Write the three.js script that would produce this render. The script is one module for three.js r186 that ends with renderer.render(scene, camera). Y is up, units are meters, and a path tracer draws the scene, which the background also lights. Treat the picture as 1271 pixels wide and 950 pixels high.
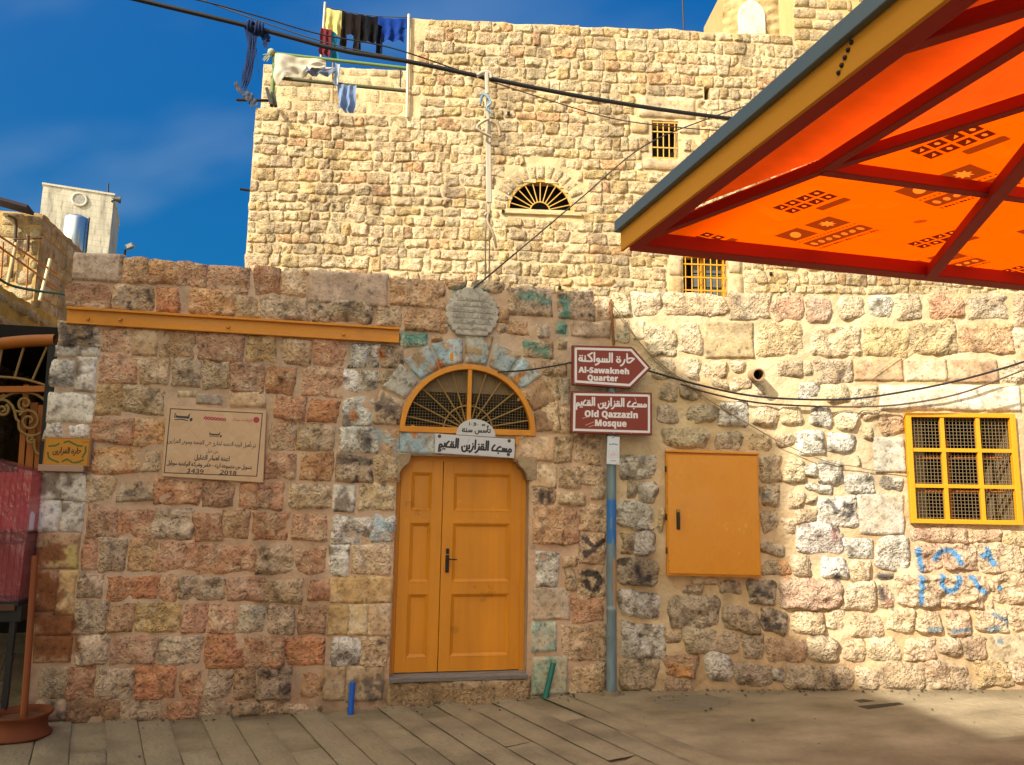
import * as THREE from 'three';
import { mergeGeometries } from 'three/addons/utils/BufferGeometryUtils.js';
import { RoundedBoxGeometry } from 'three/addons/geometries/RoundedBoxGeometry.js';
import { ImprovedNoise } from 'three/addons/math/ImprovedNoise.js';

// ---------------------------------------------------------------- camera, sky, sun, exposure
const rad = THREE.MathUtils.degToRad, { clamp, lerp, smoothstep } = THREE.MathUtils;
const V3 = (x, y, z) => new THREE.Vector3(x, y, z);
const scene = new THREE.Scene();
const EYE = 1.93, FOCAL = 960;
const camera = new THREE.PerspectiveCamera(2 * Math.atan(475 / FOCAL) * 180 / Math.PI, 1024 / 765, 0.05, 3000);
camera.position.set(0, EYE, 0);
camera.rotation.order = 'YXZ';
camera.rotation.set(rad(8.3), 0, rad(1.0));
scene.add(camera);
const EXPOSURE = 1.75;
const renderer = new THREE.WebGLRenderer({ antialias: true });
renderer.setSize(1024, 765);
renderer.toneMapping = THREE.LinearToneMapping;
renderer.toneMappingExposure = EXPOSURE;
renderer.shadowMap.enabled = true;
const SUN_DIR = V3(1, -0.95, -1);                  // the way the sunlight travels
const toSun = SUN_DIR.clone().normalize().negate();
const sun = new THREE.DirectionalLight(new THREE.Color(1, 0.92, 0.79), 4.2);
sun.target.position.set(0, 0, -7);
sun.position.copy(toSun).multiplyScalar(60).add(sun.target.position);
sun.castShadow = true;
sun.shadow.mapSize.set(4096, 4096);
Object.assign(sun.shadow.camera, { left: -30, right: 30, top: 30, bottom: -30, near: 1, far: 160 });
scene.add(sun, sun.target);

const PN = new ImprovedNoise();
const noise = (x, y, z = 0) => PN.noise(x + 31.7, y + 17.3, z + 5.1);
const fbm = (x, y, z = 0, o = 4) => { let s = 0, a = 0.5; for (let i = 0; i < o; i++) { s += a * noise(x, y, z); x = x * 2.03 + 7.1; y = y * 2.03 + 3.7; z = z * 2.03 + 1.3; a *= 0.5; } return s; };
const ridge = (x, y, z = 0, o = 3) => { let s = 0, a = 0.5; for (let i = 0; i < o; i++) { s += a * (1 - 2 * Math.abs(noise(x, y, z))); x = x * 2.1 + 4.1; y = y * 2.1 + 9.7; z += 3.3; a *= 0.5; } return s; };
function rng(seed) { let s = seed * 2654435761 >>> 0; return () => { s = (s + 0x6d2b79f5) | 0; let t = Math.imul(s ^ (s >>> 15), 1 | s); t = (t + Math.imul(t ^ (t >>> 7), 61 | t)) ^ t; return ((t ^ (t >>> 14)) >>> 0) / 4294967296; }; }

{ // clear sky: deep blue away from the sun, paler towards the horizon and the sun, thin high cloud
  const w = 1024, h = 512, data = new Float32Array(w * h * 4), d = V3();
  for (let j = 0; j < h; j++) for (let i = 0; i < w; i++) {
    const up = ((j + 0.5) / h - 0.5) * Math.PI, az = ((i + 0.5) / w - 0.5) * 2 * Math.PI;
    d.set(Math.cos(az) * Math.cos(up), Math.sin(up), Math.sin(az) * Math.cos(up));
    const y = Math.max(0, d.y), g = Math.acos(clamp(d.dot(toSun), -1, 1)) * 180 / Math.PI;
    const low = Math.exp(-y * 4.2);
    let r = lerp(0.004, 0.02, low), gg = lerp(0.12, 0.27, low), b = lerp(0.43, 0.48, low);
    const glow = Math.exp(-Math.pow(g / 38, 2)), wide = smoothstep(80 - g, 0, 44) * (0.2 + 1.7 * Math.exp(-y * 2.4)), near = Math.exp(-Math.pow(g / 22, 2));
    r += 1.3 * glow + 2.55 * wide + 1.5 * near; gg += 1.12 * glow + 2.1 * wide + 1.4 * near; b += 0.72 * glow + 1.15 * wide + 1.2 * near;
    if (d.y > 0.02) {
      const cx = d.x / (d.y + 0.25), cz = d.z / (d.y + 0.25);
      let c = fbm(cx * 1.3 + cz * 0.7, cz * 3.2 - cx * 1.1, 2.2, 5);
      c = smoothstep(c, -0.02, 0.5) * 0.2;
      r = lerp(r, 0.42 + r * 0.4, c); gg = lerp(gg, 0.5 + gg * 0.4, c); b = lerp(b, 0.68, c);
    }
    const k = (j * w + i) * 4;
    data[k] = r / EXPOSURE; data[k + 1] = gg / EXPOSURE; data[k + 2] = b / EXPOSURE; data[k + 3] = 1;
  }
  const t = new THREE.DataTexture(data, w, h, THREE.RGBAFormat, THREE.FloatType);
  t.mapping = THREE.EquirectangularReflectionMapping; t.magFilter = THREE.LinearFilter; t.needsUpdate = true;
  scene.background = t; scene.environment = t;
}

// ---------------------------------------------------------------- helpers: names, frames of the walls
const used = new Map();
function numbered(n) { const k = used.get(n) ?? 0; used.set(n, k + 1); return k ? n + '_' + String(k).padStart(3, '0') : n; }
const shadowed = (m) => { m.castShadow = m.receiveShadow = true; return m; };
// a wall's own axes: x along it, y up from the street, z out towards the alley
class Frame {
  constructor(o, yaw) { this.o = V3(o.x, 0, o.z); this.yaw = rad(yaw); this.x = V3(Math.cos(this.yaw), 0, -Math.sin(this.yaw)); this.n = V3(Math.sin(this.yaw), 0, Math.cos(this.yaw)); }
  loc(px, py, z = 0) { const d = sight(px, py), e = V3(0, EYE, 0), t = (this.n.dot(this.o) + z - this.n.dot(e)) / this.n.dot(d), p = e.addScaledVector(d, t).sub(this.o); return V3(p.dot(this.x), p.y, z); }
  world(v) { return this.o.clone().addScaledVector(this.x, v.x).addScaledVector(this.n, v.z).add(V3(0, v.y, 0)); }
  at(px, py, z = 0) { return this.world(this.loc(px, py, z)); }
}
const turned = new THREE.Euler(camera.rotation.x, 0, camera.rotation.z, 'YXZ');
function sight(px, py) { return V3((px - 635.5) / FOCAL, (475 - py) / FOCAL, -1).applyEuler(turned); }   // a survey line of the photograph
function far(px, py, depth) { const d = sight(px, py); return V3(0, EYE, 0).addScaledVector(d, depth / -d.z); }
function onLevel(px, py, y) { const d = sight(px, py); return V3(0, EYE, 0).addScaledVector(d, (y - EYE) / d.y); }
const corner = far(757, 614, 7.6);
const FL = new Frame(corner, 12), FR = new Frame(corner, -4);
const FU = new Frame(far(640, 300, 12.6), 3);

function thing(name, label, category, frame, group) {
  const o = new THREE.Group(); o.name = numbered(name);
  if (frame) { o.position.copy(frame.o); o.rotation.y = frame.yaw; }
  o.userData = { label, category }; if (group) o.userData.group = group;
  scene.add(o); return o;
}
function part(name, geo, mat, parent, label) {
  if (Array.isArray(geo)) geo = merge(geo);
  const m = shadowed(new THREE.Mesh(geo, mat)); m.name = numbered(name); parent.add(m);
  if (label) m.userData.label = label;
  return m;
}
function lone(name, geo, mat, label, category, group, frame) {
  const m = part(name, geo, mat, scene); m.userData = { label, category };
  if (group) m.userData.group = group;
  if (frame) { m.position.copy(frame.o); m.rotation.y = frame.yaw; }
  return m;
}
function structure(name, geo, mat) { const m = part(name, geo, mat, scene); m.userData.kind = 'structure'; return m; }
function merge(list) {
  const same = list.map((g) => { let k = g.index ? g.toNonIndexed() : g; for (const n of Object.keys(k.attributes)) if (!['position', 'normal', 'uv', 'color'].includes(n)) k.deleteAttribute(n); return k; });
  const colored = same.every((g) => g.attributes.color);
  if (!colored) same.forEach((g) => g.deleteAttribute('color'));
  return mergeGeometries(same);
}
function bx(w, h, d, x = 0, y = 0, z = 0, bevel = 0) { const g = bevel ? new RoundedBoxGeometry(w, h, d, 2, bevel) : new THREE.BoxGeometry(w, h, d); g.translate(x, y, z); return g; }
// a bar of rectangular section from p to q
function bar(p, q, w, d = w, bevel = 0) {
  const v = q.clone().sub(p), L = v.length(), g = bevel ? new RoundedBoxGeometry(w, L, d, 1, bevel) : new THREE.BoxGeometry(w, L, d);
  const y = v.normalize(), ref = Math.abs(y.z) > 0.9 ? V3(0, 1, 0) : V3(0, 0, 1), x = y.clone().cross(ref).normalize(), z = x.clone().cross(y);
  g.applyMatrix4(new THREE.Matrix4().makeBasis(x, y, z).setPosition(p.clone().add(q).multiplyScalar(0.5)));
  return g;
}
function rod(p, q, r, n = 8) { const L = p.distanceTo(q), g = new THREE.CylinderGeometry(r, r, L, n); g.applyQuaternion(new THREE.Quaternion().setFromUnitVectors(V3(0, 1, 0), q.clone().sub(p).normalize())); const c = p.clone().add(q).multiplyScalar(0.5); g.translate(c.x, c.y, c.z); return g; }
function tube(pts, r, seg, n = 6) { return new THREE.TubeGeometry(new THREE.CatmullRomCurve3(pts), seg ?? pts.length * 8, r, n, false); }

// ---------------------------------------------------------------- textures and materials
function tileNoise(size, cells, seed) { // one octave of smooth noise that tiles
  const R = rng(seed), g = new Float32Array(cells * cells).map(() => R()), out = new Float32Array(size * size);
  for (let y = 0; y < size; y++) for (let x = 0; x < size; x++) {
    const u = x / size * cells, v = y / size * cells, i = Math.floor(u), j = Math.floor(v), a = u - i, b = v - j, s = a * a * (3 - 2 * a), t = b * b * (3 - 2 * b);
    const G = (p, q) => g[(q % cells) * cells + (p % cells)];
    out[y * size + x] = lerp(lerp(G(i, j), G(i + 1, j), s), lerp(G(i, j + 1), G(i + 1, j + 1), s), t);
  }
  return out;
}
function tileFbm(size, cells, oct, seed) { const out = new Float32Array(size * size); let a = 0.5, tot = 0; for (let o = 0; o < oct; o++) { const n = tileNoise(size, cells << o, seed + o * 13); for (let i = 0; i < out.length; i++) out[i] += n[i] * a; tot += a; a *= 0.6; } return out.map((v) => v / tot); }
function tex(size, f, srgb = false) { // f(i) -> [r, g, b] in 0..255
  const d = new Uint8Array(size * size * 4);
  for (let i = 0; i < size * size; i++) { const c = f(i); d[i * 4] = c[0]; d[i * 4 + 1] = c[1]; d[i * 4 + 2] = c[2]; d[i * 4 + 3] = 255; }
  const t = new THREE.DataTexture(d, size, size); t.wrapS = t.wrapT = THREE.RepeatWrapping; t.magFilter = THREE.LinearFilter; t.minFilter = THREE.LinearMipmapLinearFilter;
  if (srgb) t.colorSpace = THREE.SRGBColorSpace; t.needsUpdate = true; return t;
}
const nA = tileFbm(512, 8, 6, 11), nB = tileFbm(512, 32, 4, 77), nC = tileFbm(512, 5, 4, 301), nD = tileFbm(512, 14, 4, 611);
const grainMap = tex(512, (i) => { let v = 0.42 + 0.9 * nA[i] + 0.5 * (nB[i] - 0.5); if (nB[i] < 0.29) v *= 0.68; if (nB[i] > 0.7) v *= 1.12; v = clamp(v, 0, 1) * 255; return [v, v * 0.995, v * 0.985]; });
const grainBump = tex(512, (i) => { let v = 0.45 * nA[i] + 0.25 * nB[i] + 0.32 * (1 - Math.abs(2 * nD[i] - 1) * 1.6) - 0.22 * Math.max(0, 1 - Math.abs(nC[i] - 0.5) * 26); if (nB[i] < 0.29) v -= 0.22; v = clamp(v, 0, 1) * 255; return [v, v, v]; });
const fineBump = tex(512, (i) => { const v = clamp(0.3 * nA[i] + 0.7 * nB[i], 0, 1) * 255; return [v, v, v]; });
const softMap = tex(512, (i) => { const v = clamp(0.80 + 0.3 * (nC[i] - 0.4) + 0.16 * (nB[i] - 0.5), 0, 1) * 255; return [v, v, v]; });
const scratchMap = tex(512, (i) => { let v = 0.9 + 0.16 * (nC[i] - 0.5) + 0.05 * (nB[i] - 0.5); if (nA[i] > 0.74 && nB[i] > 0.55) v *= 0.8; v = clamp(v, 0, 1) * 255; return [v, v * 0.99, v * 0.97]; });
const brushMap = tex(512, (i) => { const x = i % 512, y = i >> 9, st = nA[((y >> 4) * 512 + x) % 262144], st2 = nB[((y >> 3) * 512 + (x * 2) % 512) % 262144]; let v = 0.86 + 0.20 * (st - 0.5) + 0.12 * (st2 - 0.5) + 0.22 * (nC[i] - 0.5), w = v; if (nC[i] < 0.36 && nB[i] < 0.42) { v *= 0.82; w *= 0.78; } if (nA[i] > 0.70 && nB[i] > 0.62) { v *= 1.14; w *= 1.5; } return [clamp(v, 0, 1) * 255, clamp(v, 0, 1) * 255, clamp(w, 0, 1) * 255]; });
const roughMap = tex(512, (i) => { const v = clamp(0.55 + 0.7 * (nC[i] - 0.4), 0.25, 1) * 255; return [v, v, v]; });
const hex = (h) => new THREE.Color(h), mix = (a, b, t) => a.clone().lerp(b, clamp(t, 0, 1));
const mat = (color, o = {}) => { const m = new THREE.MeshStandardMaterial({ color: hex(color), roughness: 0.8, ...o }); return m; };
const M = {
  stone: new THREE.MeshStandardMaterial({ color: 0xffffff, vertexColors: true, map: grainMap, bumpMap: grainBump, bumpScale: 0.028, roughness: 0.96 }),
  dressed: new THREE.MeshStandardMaterial({ color: 0xffffff, vertexColors: true, map: grainMap, bumpMap: fineBump, bumpScale: 0.008, roughness: 0.95 }),
  mortar: new THREE.MeshStandardMaterial({ color: 0xffffff, vertexColors: true, map: softMap, bumpMap: fineBump, bumpScale: 0.012, roughness: 0.98 }),
  orange: mat('#e09218', { map: brushMap, bumpMap: fineBump, bumpScale: 0.0015, roughnessMap: roughMap, roughness: 0.75 }),
  gateOrange: mat('#b86a1c', { map: brushMap, roughnessMap: roughMap, roughness: 0.9 }),
  yellow: mat('#dd9a10', { map: scratchMap, roughness: 0.6 }),
  brass: mat('#c29a4a', { roughness: 0.6 }),
  wire: mat('#8a7858', { roughness: 0.55, metalness: 0.3 }),
  dark: mat('#15120f', { roughness: 0.95 }),
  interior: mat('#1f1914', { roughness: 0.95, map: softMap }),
  black: mat('#141416', { roughness: 0.6 }),
  rubber: mat('#16171b', { roughness: 0.55 }),
  steel: mat('#8b8b86', { roughness: 0.4, metalness: 0.75 }),
  darkSteel: mat('#2e2b29', { roughness: 0.45, metalness: 0.6 }),
  galvanised: mat('#7f959c', { roughness: 0.5, metalness: 0.25, map: scratchMap }),
  bar: mat('#94753f', { roughness: 0.7 }),
};
// ---------------------------------------------------------------- stones
const PALETTE = Object.fromEntries(Object.entries({
  p: '#bf9479 #a4725a #d2bda0', P: '#c29078 #a86c58 #cdb096', r: '#b27050 #8e4e38 #c4a688', R: '#bf653a #c98450 #a26040', o: '#c88c4a #a8663a #cfae84',
  n: '#b78e64 #8e6444 #c6a988', t: '#cbb18b #ab8c68 #ddcfb2', y: '#c6a662 #a2844a #d3bf8c', c: '#dccba6 #c2aa80 #e6dcc2', w: '#e8e5da #d0cabc #8b8378',
  W: '#e0d8c4 #d4c9ae #e8e2d2', g: '#b3a898 #8c8072 #cabda8', k: '#bfae94 #9a8868 #d0c0a4', d: '#a89c8c #565048 #d0c4b0', u: '#946a58 #744c3e #b3957c',
  b: '#b2ccd2 #dbdcd4 #c2a680', B: '#a6ada8 #8b928c #b4aa94', e: '#93b2a2 #b2b098 #84a494', G: '#a49a92 #877c74 #b3a698', m: '#8d5a34 #70452b #a87a50',
}).map(([k, v]) => [k, v.split(' ').map((h) => hex(h))]));
const GROUND = { L: hex('#deb88f'), R: hex('#d4c0a0'), U: hex('#cfb68c') }, MUTE = { L: 0.4, R: 0.5, U: 0.55 };   // lime wash and dust that all stones of a wall share
const strokes = { L: [], R: [] };
function paintAt(side, s, h) { // spray paint and old colour on the walls, where the photograph shows it
  let best = null, ba = 0;
  for (const k of strokes[side] ?? []) {
    if (s < k.box[0] || s > k.box[1] || h < k.box[2] || h > k.box[3]) continue;
    let d = 1e9;
    for (let i = 0; i < k.pts.length; i++) {
      const [ax, ay] = k.pts[i], [bx_, by] = k.pts[Math.min(i + 1, k.pts.length - 1)], ux = bx_ - ax, uy = by - ay, L = ux * ux + uy * uy, t = L ? clamp(((s - ax) * ux + (h - ay) * uy) / L, 0, 1) : 0;
      d = Math.min(d, Math.hypot(s - ax - ux * t, h - ay - uy * t));
    }
    d += k.ragged * fbm(s * 22, h * 22, 8.8, 3);
    const a = k.alpha * (1 - smoothstep(d, k.w * 0.72, k.w * 1.15));
    if (a > ba) { ba = a; best = k.color; }
  }
  return [best, ba];
}
function paint(side, w, color, alpha, ragged, ...lines) { // lines: 'x,y x,y ...' surveyed on the photograph
  const F = side === 'L' ? FL : FR;
  for (const l of lines) {
    const pts = l.split(' ').map((p) => { const [x, y] = p.split(',').map(Number), v = F.loc(x, y); return [v.x, v.y]; }), m = w * 1.4 + ragged;
    const xs = pts.map((p) => p[0]), ys = pts.map((p) => p[1]);
    strokes[side].push({ w, color: hex(color), alpha, ragged, pts, box: [Math.min(...xs) - m, Math.max(...xs) + m, Math.min(...ys) - m, Math.max(...ys) + m] });
  }
}
paint('R', 0.027, '#2a86bd', 0.85, 0.013, '1139,683 1143,706', '1142,717 1141,748', '1160,694 1164,687 1168,684', '1174,683 1181,684 1187,691 1190,699', '1219,690 1227,690 1232,700', '1227,690 1224,682', '1168,716 1168,728 1175,734 1185,730 1190,716', '1205,717 1210,728 1221,736', '1239,729 1240,730');
paint('R', 0.02, '#3d7f9f', 0.7, 0.03, '1150,782 1168,780', '1180,783 1203,780', '1222,781 1238,779', '1230,762 1245,768 1249,775', '1240,795 1243,798', '941,613 952,617');
paint('R', 0.03, '#34323a', 0.8, 0.04, '1028,622 1036,634', '1046,626 1055,629 1056,640 1047,637', '1092,716 1104,717', '1093,731 1096,744', '941,606 944,612', '947,768 955,778 966,775', '940,733 955,740', '1036,715 1042,720', '790,703 796,722 806,716');
paint('R', 0.03, '#a8443a', 0.5, 0.03, '1033,660 1036,668', '1098,738 1101,747');
paint('R', 0.06, '#c98a40', 0.55, 0.06, '972,700 976,712', '835,830 850,834');
paint('L', 0.055, '#4b9688', 0.68, 0.11, '650,368 664,370 677,374', '701,375 701,392', '697,404 699,412', '654,428 664,432 676,438', '566,363 584,361 600,364', '502,417 525,420');
paint('L', 0.03, '#24262e', 0.85, 0.04, '725,667 736,680 748,672', '725,688 735,682', '724,712 738,712 745,720 736,732', '726,722 732,730', '671,612 673,622', '679,612 681,622');
paint('L', 0.045, '#3a3c40', 0.6, 0.08, '478,497 484,515', '470,505 490,508', '422,570 455,573', '452,534 456,556', '80,410 86,428', '112,408 116,426', '65,470 80,474', '66,735 78,737', '470,840 478,866', '455,846 462,868');
paint('L', 0.05, '#a5cbd8', 0.6, 0.08, '474,650 484,656', '540,436 556,446', '516,462 530,468', '560,404 566,410', '636,450 648,455', '505,545 520,556', '497,552 494,566', '470,540 480,545');
paint('L', 0.09, '#8a5024', 0.85, 0.08, '52,690 70,686', '50,720 66,740', '50,760 85,775', '48,800 80,805', '62,775 88,800');
paint('L', 0.05, '#d0c070', 0.7, 0.05, '66,690 70,697', '88,684 92,700');
paint('L', 0.028, '#c87a34', 0.85, 0.02, '438,512 439,521', '545,448 546,456', '470,436 474,444', '641,470 648,464', '512,535 514,541');
paint('L', 0.02, '#1e1a18', 0.8, 0.012, '348,470 350,472', '476,601 477,603', '472,797 473,798', '160,377 162,384', '184,360 186,372');

// rain streaks and old soot that run down over stones and joints alike
const streak = (s, h, side) => 1 - (side === 'U' || !side ? 0.30 : 0.24) * smoothstep(fbm(s * 2.6 + 4, h * 0.38, side === 'R' ? 7 : 2, 4) + 0.25 * fbm(s * 9, h * 1.1, 5, 3), 0.02, 0.34) - 0.16 * smoothstep(fbm(s * 0.7, h * 0.9, 12, 3), 0.0, 0.3);
// one hewn stone: a rounded, uneven face that stands out of the joints round it. q: its corners on the wall, from the lower left round
function stoneGeo({ q, prot = 0.04, rough = 0.02, cell = 0.025, bevel = 0.04, rc = 0.04, seed = 1, pal = 't', side = null, dirt = 0, tone = 1, wob = 0.010, back = 0.022 }) {
  const mid = [(q[0][0] + q[1][0] + q[2][0] + q[3][0]) / 4, (q[0][1] + q[1][1] + q[2][1] + q[3][1]) / 4];
  const w = (Math.hypot(q[1][0] - q[0][0], q[1][1] - q[0][1]) + Math.hypot(q[2][0] - q[3][0], q[2][1] - q[3][1])) / 2, h = (Math.hypot(q[3][0] - q[0][0], q[3][1] - q[0][1]) + Math.hypot(q[2][0] - q[1][0], q[2][1] - q[1][1])) / 2;
  const hw = w / 2, hh = h / 2, line = (half) => { const e = Math.min(0.014, half * 0.2), n = Math.max(2, Math.round((2 * half - 2 * e) / cell)), o = [-half]; for (let i = 0; i <= n; i++) o.push(-half + e + (2 * half - 2 * e) * i / n); o.push(half); return o; };
  const X = line(hw), Y = line(hh), nx = X.length, ny = Y.length, r = Math.min(rc, hw * 0.8, hh * 0.8), bv = Math.min(bevel, hw * 0.9, hh * 0.9);
  const P = new Float32Array(nx * ny * 3), C = new Float32Array(nx * ny * 3), U = new Float32Array(nx * ny * 2), sx = seed * 3.17 % 91, sy = seed * 7.31 % 83;
  const [c1, c2, c3] = PALETTE[pal].map((c) => mix(c, GROUND[side ?? 'U'], MUTE[side ?? 'U'] * ('wbeW'.includes(pal) ? 0.25 : 1))), flake = 'wbe'.includes(pal), tilt = noise(sx, sy) * 0.05, tilt2 = noise(sy, sx) * 0.05, R = rng(seed + 5), own = ((side ? 0.88 : 0.80) + (side ? 0.24 : 0.36) * R()) * tone, hueR = 1 + 0.06 * (R() - 0.5), hueB = 1 + 0.08 * (R() - 0.5), patch = 0.1 * (R() - 0.5);
  // the hewn face: a few broken planes, the lowest of which makes the surface
  const F = rng(seed * 3 + 1), planes = rough > 0.008 ? Array.from({ length: 7 }, () => { const a = F() * 6.283, m = 0.08 + 0.34 * F() * F(), cx = (F() - 0.5) * w * 0.7, cy = (F() - 0.5) * h * 0.7, kx = Math.cos(a) * m, ky = Math.sin(a) * m * 1.1; return [kx, ky, prot * (0.95 + 0.25 * F()) + kx * cx + ky * cy]; }) : null;
  for (let j = 0, k = 0; j < ny; j++) for (let i = 0; i < nx; i++, k++) {
    let x = X[i], y = Y[j];
    const ox = Math.abs(x) - (hw - r), oy = Math.abs(y) - (hh - r);
    let dist = Math.min(hw - Math.abs(x), hh - Math.abs(y));
    if (ox > 0 && oy > 0) { const L = Math.hypot(ox, oy), m = Math.max(ox, oy); const f = m / L; x = Math.sign(x) * (hw - r + ox * f); y = Math.sign(y) * (hh - r + oy * f); dist = r - m; }
    const u = x / w + 0.5, v = y / h + 0.5, s0 = lerp(lerp(q[0][0], q[1][0], u), lerp(q[3][0], q[2][0], u), v), t0 = lerp(lerp(q[0][1], q[1][1], u), lerp(q[3][1], q[2][1], u), v);
    const s = s0 + wob * (2 * fbm(s0 * 9 + sx, t0 * 9, sy, 2) + 1.6 * noise(s0 * 4 + sy, t0 * 4, 2)), t = t0 + wob * (2 * fbm(s0 * 9, t0 * 9 + sy, sx, 2) + 1.6 * noise(s0 * 4, t0 * 4 + sx, 6));
    const e = clamp(dist / bv, 0, 1), prof = 1 - (1 - e) * (1 - e);
    const big = ridge(s * 3.1 + sx, t * 3.6, sy, 2) * 0.7, mids = fbm(s * 9 + sx, t * 10 + sy, 3.3, 4) * 1.5 + 0.55 * ridge(s * 13 + sy, t * 15 + sx, 1.3, 3), chip = Math.max(0, noise(s * 6 + sy, t * 7 + sx, 9) - 0.25) * -1.6;
    let face = prot * (0.75 + 0.5 * e); if (planes) { face = 9; for (const p of planes) face = Math.min(face, p[2] - p[0] * x - p[1] * y); face = Math.max(face, prot * 0.15); }
    const z = -back * (1 - prof) + prof * (face + tilt * x * prot * 18 + tilt2 * y * prot * 18 + rough * (big + mids + chip));
    P[k * 3] = s - mid[0]; P[k * 3 + 1] = t - mid[1]; P[k * 3 + 2] = z;
    U[k * 2] = s / 0.55 + sx; U[k * 2 + 1] = t / 0.55 + sy;
    const f1 = smoothstep(fbm(s * 4.5 + sx * 2, t * 5.5, sy, 4) + patch, -0.22, 0.22), f2 = smoothstep(fbm(s * 7 + sy, t * 8, sx, 4), -0.04, 0.26);
    let cr = lerp(c1.r, c2.r, f1), cg = lerp(c1.g, c2.g, f1), cb = lerp(c1.b, c2.b, f1);
    const f3 = flake ? smoothstep(fbm(s * 8 + sy, t * 8, sx, 5), 0.1, 0.16) : f2 * 0.8;
    cr = lerp(cr, c3.r, f3); cg = lerp(cg, c3.g, f3); cb = lerp(cb, c3.b, f3);
    if (pal === 'd' || pal === 'g' || pal === 'k') { const l = smoothstep(fbm(s * 11 + sx, t * 11 + sy, 6.1, 4), 0.14, 0.24); const f = pal === 'd' ? 0.25 : 0.55; cr *= lerp(1, f, l); cg *= lerp(1, f, l); cb *= lerp(1, f, l); }
    const pit = 1 - 0.55 * smoothstep(noise(s * 38 + sx, t * 38 + sy, 4.4), 0.42, 0.6);
    let tn = own * pit * (0.94 + 0.24 * fbm(s * 17, t * 17, sx, 3));
    if (dirt) { const low = 1 - dirt * (0.75 + fbm(s * 3, t * 3, 1.7, 3)) * (1 - smoothstep(t0, 0.0, 0.75)); tn *= low; }
    tn *= streak(s, t, side); cr *= tn * hueR; cg *= tn * 0.997; cb *= tn * hueB;
    if (side) { const [pc, a] = paintAt(side, s, t); if (a > 0) { cr = lerp(cr, pc.r, a); cg = lerp(cg, pc.g, a); cb = lerp(cb, pc.b, a); } }
    C[k * 3] = cr; C[k * 3 + 1] = cg; C[k * 3 + 2] = cb;
  }
  const I = [];
  for (let j = 0; j + 1 < ny; j++) for (let i = 0; i + 1 < nx; i++) { const a = j * nx + i, b = a + 1, c = a + nx, d = c + 1; if ((i + j) & 1) I.push(a, b, d, a, d, c); else I.push(a, b, c, b, d, c); }
  const g = new THREE.BufferGeometry();
  g.setAttribute('position', new THREE.BufferAttribute(P, 3)); g.setAttribute('color', new THREE.BufferAttribute(C, 3)); g.setAttribute('uv', new THREE.BufferAttribute(U, 2)); g.setIndex(I); g.computeVertexNormals();
  g.userData.mid = mid; g.userData.area = w * h;
  return g;
}
function stone(parent, o, m = M.stone, name = 'stone') { const g = stoneGeo(o), k = part(name, g, m, parent); k.position.set(g.userData.mid[0], g.userData.mid[1], o.z ?? 0); return k; }
const rectQ = (s0, s1, h0, h1, R, j = 0.012) => { const n = () => (R() - 0.5) * 2 * j; return [[s0 + n(), h0 + n()], [s1 + n(), h0 + n()], [s1 + n(), h1 + n()], [s0 + n(), h1 + n()]]; };

// the mortar face of a wall: an uneven sheet with the openings left out. top(s) is the height of its edge, inside(s, h) tells a hole
function mortarSheet({ s0, s1, h0, top, cell, holes = [], inside, colorAt, z = 0, amp = 0.012, side }) {
  let hi = 0; for (let i = 0; i <= 60; i++) hi = Math.max(hi, top(lerp(s0, s1, i / 60)));
  const lines = (a, b, extra) => { const n = Math.ceil((b - a) / cell), o = []; for (let i = 0; i <= n; i++) o.push(lerp(a, b, i / n)); for (const e of extra) { if (e <= a || e >= b) continue; let k = 0; for (let i = 1; i < o.length; i++) if (Math.abs(o[i] - e) < Math.abs(o[k] - e)) k = i; o[k] = e; } return o; };
  const X = lines(s0, s1, holes.flatMap((k) => [k[0], k[1]])), Y = lines(h0, hi, holes.flatMap((k) => [k[2], k[3]])), nx = X.length, ny = Y.length, P = [], C = [], U = [], I = [];
  for (let j = 0; j < ny; j++) for (let i = 0; i < nx; i++) {
    const s = X[i], h = Math.min(Y[j], top(s));
    P.push(s, h, z + amp * 2 * fbm(s * 5.5, h * 6.5, 3.1, 4)); U.push(s / 0.9, h / 0.9);
    let c = colorAt(s, h).clone().multiplyScalar(streak(s, h, side));
    if (side) { const [pc, a] = paintAt(side, s, h); if (a > 0) c.lerp(pc, a * 0.75); }
    C.push(c.r, c.g, c.b);
  }
  for (let j = 0; j + 1 < ny; j++) for (let i = 0; i + 1 < nx; i++) {
    const cs = (X[i] + X[i + 1]) / 2, ch = (Y[j] + Y[j + 1]) / 2;
    if (Y[j] >= Math.min(top(X[i]), top(X[i + 1])) - 1e-4) continue;
    if (holes.some((k) => cs > k[0] && cs < k[1] && ch > k[2] && ch < k[3]) || inside?.(cs, ch)) continue;
    const a = j * nx + i, b = a + 1, c = a + nx, d = c + 1; I.push(a, b, d, a, d, c);
  }
  const g = new THREE.BufferGeometry();
  g.setAttribute('position', new THREE.Float32BufferAttribute(P, 3)); g.setAttribute('color', new THREE.Float32BufferAttribute(C, 3)); g.setAttribute('uv', new THREE.Float32BufferAttribute(U, 2)); g.setIndex(I); g.computeVertexNormals();
  return g;
}
function polyTop(F, list, dz = 0) { const k = list.split(' ').map((p) => F.loc(...p.split(',').map(Number))); return (s) => { if (s <= k[0].x) return k[0].y + dz; for (let i = 1; i < k.length; i++) if (s <= k[i].x) return dz + lerp(k[i - 1].y, k[i].y, (s - k[i - 1].x) / (k[i].x - k[i - 1].x)); return k[k.length - 1].y + dz; }; }
function vcol(g, c) { const n = g.attributes.position.count, a = new Float32Array(n * 3); for (let i = 0; i < n; i++) { a[i * 3] = c.r; a[i * 3 + 1] = c.g; a[i * 3 + 2] = c.b; } g.setAttribute('color', new THREE.BufferAttribute(a, 3)); return g; }
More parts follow.
